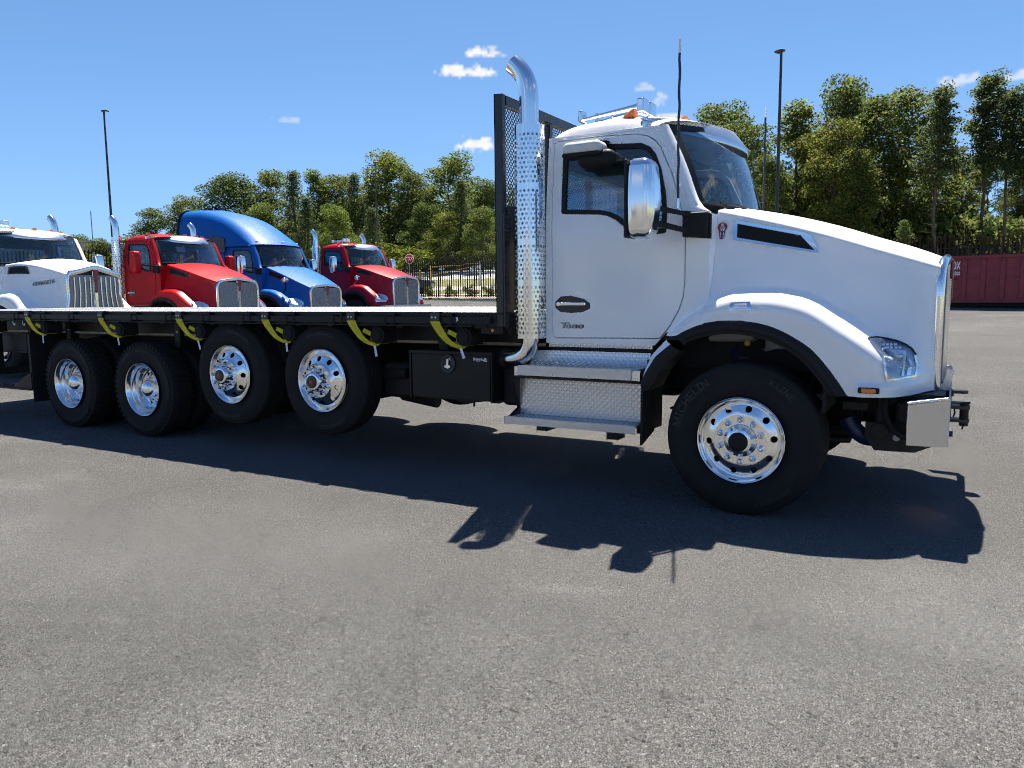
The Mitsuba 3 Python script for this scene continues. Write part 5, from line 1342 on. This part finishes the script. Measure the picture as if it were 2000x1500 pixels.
# woods: (x, y) on the ground plan in metres, height, kind
WOODS = [
 ('small_tree', 'broad', 1, 'mid', -103.5, 61.3, 7.3, 'small round tree far left beyond the white cab roof', 1.59),
 ('small_tree', 'broad', 2, 'mid', -96.1, 59.9, 6.6, "small tree beside the red truck's exhaust stack at left", 1.46),
 ('broadleaf_tree', 'broad', 3, 'mid', -95.3, 67.3, 10.2, 'rounded green tree standing leftmost of the left woods', 1.52),
 ('small_tree', 'bush', 4, 'yellow', -89.6, 61.3, 7.8, 'low yellow-green tree at the left foot of the woods', 1.70),
 ('broadleaf_tree', 'broad', 5, 'yellow', -91.1, 69.7, 11.4, 'yellowish tree just left of the blue sleeper roof', 1.22),
 ('broadleaf_tree', 'broad', 6, 'dark', -83.0, 69.8, 13.5, 'broad dark tree above the tall blue sleeper roof', 1.52),
 ('broadleaf_tree', 'broad', 7, 'yellow', -79.8, 73.9, 14.0, 'yellow-green tree over the front of the blue roof', 1.22),
 ('pine_tree', 'young_pine', 8, 'mid', -71.1, 69.7, 13.2, 'dark green pine above the windshield of the blue truck', 1.20),
 ('broadleaf_tree', 'slender', 9, 'bright', -73.4, 75.3, 13.4, 'slim light tree between the two pines left of centre', 1.20),
 ('broadleaf_tree', 'broad', 10, 'yellow', -72.2, 78.4, 12.8, "pale yellow-green tree directly above the second red cab's stack", 1.16),
 ('pine_tree', 'young_pine', 11, 'mid', -67.4, 76.5, 12.7, 'dark pine left of the thin pole among the trees', 1.10),
 ('broadleaf_tree', 'broad', 12, 'yellow', -67.4, 83.4, 15.5, 'tallest yellow tree in the left woods, behind the thin pole', 1.46),
 ('broadleaf_tree', 'broad', 3, 'mid', -62.1, 81.9, 12.7, 'green tree right of the thin pole', 1.16),
 ('broadleaf_tree', 'broad', 13, 'yellow', -60.1, 87.7, 15.1, 'tall gold-tinged tree left of the black rack', 1.34),
 ('pine_tree', 'young_pine', 14, 'mid', -51.2, 76.6, 10.6, 'grey-green pine low before the gold tree', 1.25),
 ('broadleaf_tree', 'broad', 15, 'mid', -53.8, 86.7, 11.1, 'green tree half hidden by the black rack', 1.16),
 ('small_tree', 'broad', 16, 'bright', -62.6, 67.7, 8.4, 'bright young tree behind the second red cab', 1.28),
 ('small_tree', 'bush', 17, 'bright', -53.6, 68.3, 4.9, 'low light bush right above the red octagonal sign', 1.60),
 ('small_tree', 'broad', 18, 'yellow', -51.4, 74.2, 6.7, 'low yellowish tree above the barrier gate', 1.52),
 ('small_tree', 'broad', 19, 'mid', -46.9, 74.5, 7.1, 'bushy green tree beside the rack post', 1.34),
 ('pine_tree', 'young_pine', 20, 'mid', -57.7, 68.3, 8.0, 'short dark pine by the light pole', 1.30),
 ('small_tree', 'broad', 21, 'dark', -56.1, 76.1, 8.0, 'dark bushy tree between the sign and the yellow tree', 1.46),
 ('broadleaf_tree', 'broad', 22, 'mid', -73.3, 66.1, 9.2, "low tree showing over the blue roof's slope", 1.59),
 ('pine_tree', 'young_pine', 14, 'dark', -67.0, 67.5, 9.8, 'dark low pine over the hood of the blue truck', 1.20),
 ('broadleaf_tree', 'broad', 5, 'mid', -17.4, 63.9, 13.5, 'green tree right above the sun visor', 1.15),
 ('broadleaf_tree', 'broad', 13, 'mid', -14.4, 61.0, 11.4, 'brownish-green tree right of the windshield behind the rear aerial', 1.00),
 ('broadleaf_tree', 'slender', 23, 'yellow', -11.1, 62.9, 12.8, 'slim yellow tree right behind the tall bronze pole', 1.40),
 ('broadleaf_tree', 'broad', 24, 'mid', -8.6, 69.0, 14.6, 'tall green tree with airy top right of the bronze pole', 1.00),
 ('broadleaf_tree', 'broad', 12, 'autumn', -8.1, 60.0, 10.8, 'russet-green tree low before the airy green tree', 1.10),
 ('broadleaf_tree', 'slender', 9, 'mid', -5.5, 63.8, 12.5, 'slender green tree over the middle of the hood', 1.40),
 ('broadleaf_tree', 'broad', 10, 'yellow', -3.9, 67.1, 13.0, 'broad yellow-green tree over the front half of the hood', 1.05),
 ('tall_pine', 'pine', 25, 'mid', -1.4, 59.3, 12.3, 'tall bare-trunked pine leftmost of the pines at right', 1.10),
 ('tall_pine', 'pine', 26, 'mid', 1.3, 63.2, 13.1, 'tallest bare-trunked pine above the dumpster lettering', 1.20),
 ('tall_pine', 'pine', 27, 'mid', 2.6, 61.6, 11.7, 'tall pine between the tallest pine and the right edge', 1.00),
 ('tall_pine', 'pine', 25, 'dark', 3.9, 60.0, 11.9, 'dark pine cut by the right edge of the photo', 1.20),
 ('broadleaf_tree', 'slender', 28, 'yellow', -0.1, 71.6, 8.2, 'low yellow-leaved tree seen between the pine trunks', 1.40),
 ('broadleaf_tree', 'slender', 23, 'bright', -2.2, 72.7, 8.0, 'low light-leaved tree behind the leftmost tall pine', 1.40),
 ('broadleaf_tree', 'broad', 22, 'mid', 3.8, 71.6, 7.7, 'leafy low tree between the last two pines', 1.00),
 ('small_tree', 'young_pine', 29, 'bright', -2.9, 51.5, 3.9, 'little pale pine just behind the fence over the hood', 1.30),
 ('broadleaf_tree', 'slender', 28, 'mid', -6.1, 58.9, 8.6, "thin young tree with dark trunk behind the hood's middle", 1.20),
 ('broadleaf_tree', 'slender', 9, 'mid', -11.7, 55.6, 8.6, 'dark slim tree behind the far chrome mirror', 1.30),
 ('broadleaf_tree', 'broad', 18, 'mid', 1.9, 77.4, 8.6, 'leafy tree deep between the pines over the dumpster', 1.10),
 ('broadleaf_tree', 'broad', 24, 'mid', -11.6, 74.2, 11.0, 'middling tree behind the bronze pole, under the tall ones', 1.10),
 ('broadleaf_tree', 'broad', 6, 'mid', 6.6, 70.9, 10.7, 'broad tree just outside the right edge', 1.10),
]
for i, (nm, kind, seed, tone, x, y, h, lb, wd) in enumerate(WOODS):
    tree(nm, kind, seed, tone, x, y, h, lb, (i * 77) % 360, wd)


def far_woods():
    """The wood's dark inside and low growth, behind the trees in front."""
    rng = np.random.default_rng(77); P = []; tk = []
    # two belts: start and end of each, half depth, number, height
    for (xa, ya), (xb, yb), w, n, hh in (((-112, 74), (-56, 100), 6, 120, 14.0), ((-21, 70), (10, 70), 6, 70, 9.0)):
        for k in range(n):
            t = rng.uniform(0, 1); x, y = xa + (xb - xa) * t + rng.uniform(-3, 3), ya + (yb - ya) * t + rng.uniform(-w, w)
            z = ground(x, y); h = hh * rng.uniform(.55, 1.0) * (min(1, .35 + t) if xa < -60 else (1 if t < .62 else .5)); r = rng.uniform(2.2, 3.6)
            m = 620; q = rng.normal(size=(m, 3)); q /= np.linalg.norm(q, axis=1, keepdims=True); q *= rng.uniform(.3, 1, (m, 1)) ** .5
            P.append(np.array([x, y, z + h * .48]) + q * (r, r, h * .52)); tk.append(limb((x, y, z - .2), (x, y, z + h * .8), .16, .05, rng))
    m, c = cards(np.vstack(P), .46, rng, (.115, .145, .048), .3)
    return m, c, cat(*tk)


_m, _c, _t = far_woods()
scene['far_woods__foliage'] = mikit.ply(_m, 'leaf', smooth=False, color=_c)
scene['far_woods__trunks'] = shape(_t, 'bark', 50)
labels['far_woods'] = {'label': 'dark wood and undergrowth filling the gaps behind the trees', 'category': 'woods', 'kind': 'stuff'}
labels['far_woods__foliage'] = {'kind': 'stuff'}; labels['far_woods__trunks'] = {'kind': 'stuff'}
# shrubs at the foot of the back fence
for k, (x, c) in enumerate(((-25.3, 'mid'), (-23.9, 'dark'), (-22.6, 'autumn'), (-26.8, 'mid'))):
    tree('fence_shrub', 'bush', 4, c, x, 36.6, .95, ['small green shrub in the mulch at the fence, left of its neighbours', 'dark little shrub in the mulch at the middle post of the fence', 'reddish little shrub in the mulch nearest the black rack', 'small shrub in the mulch beside the parked dark car'][k], k * 50, 1.0)
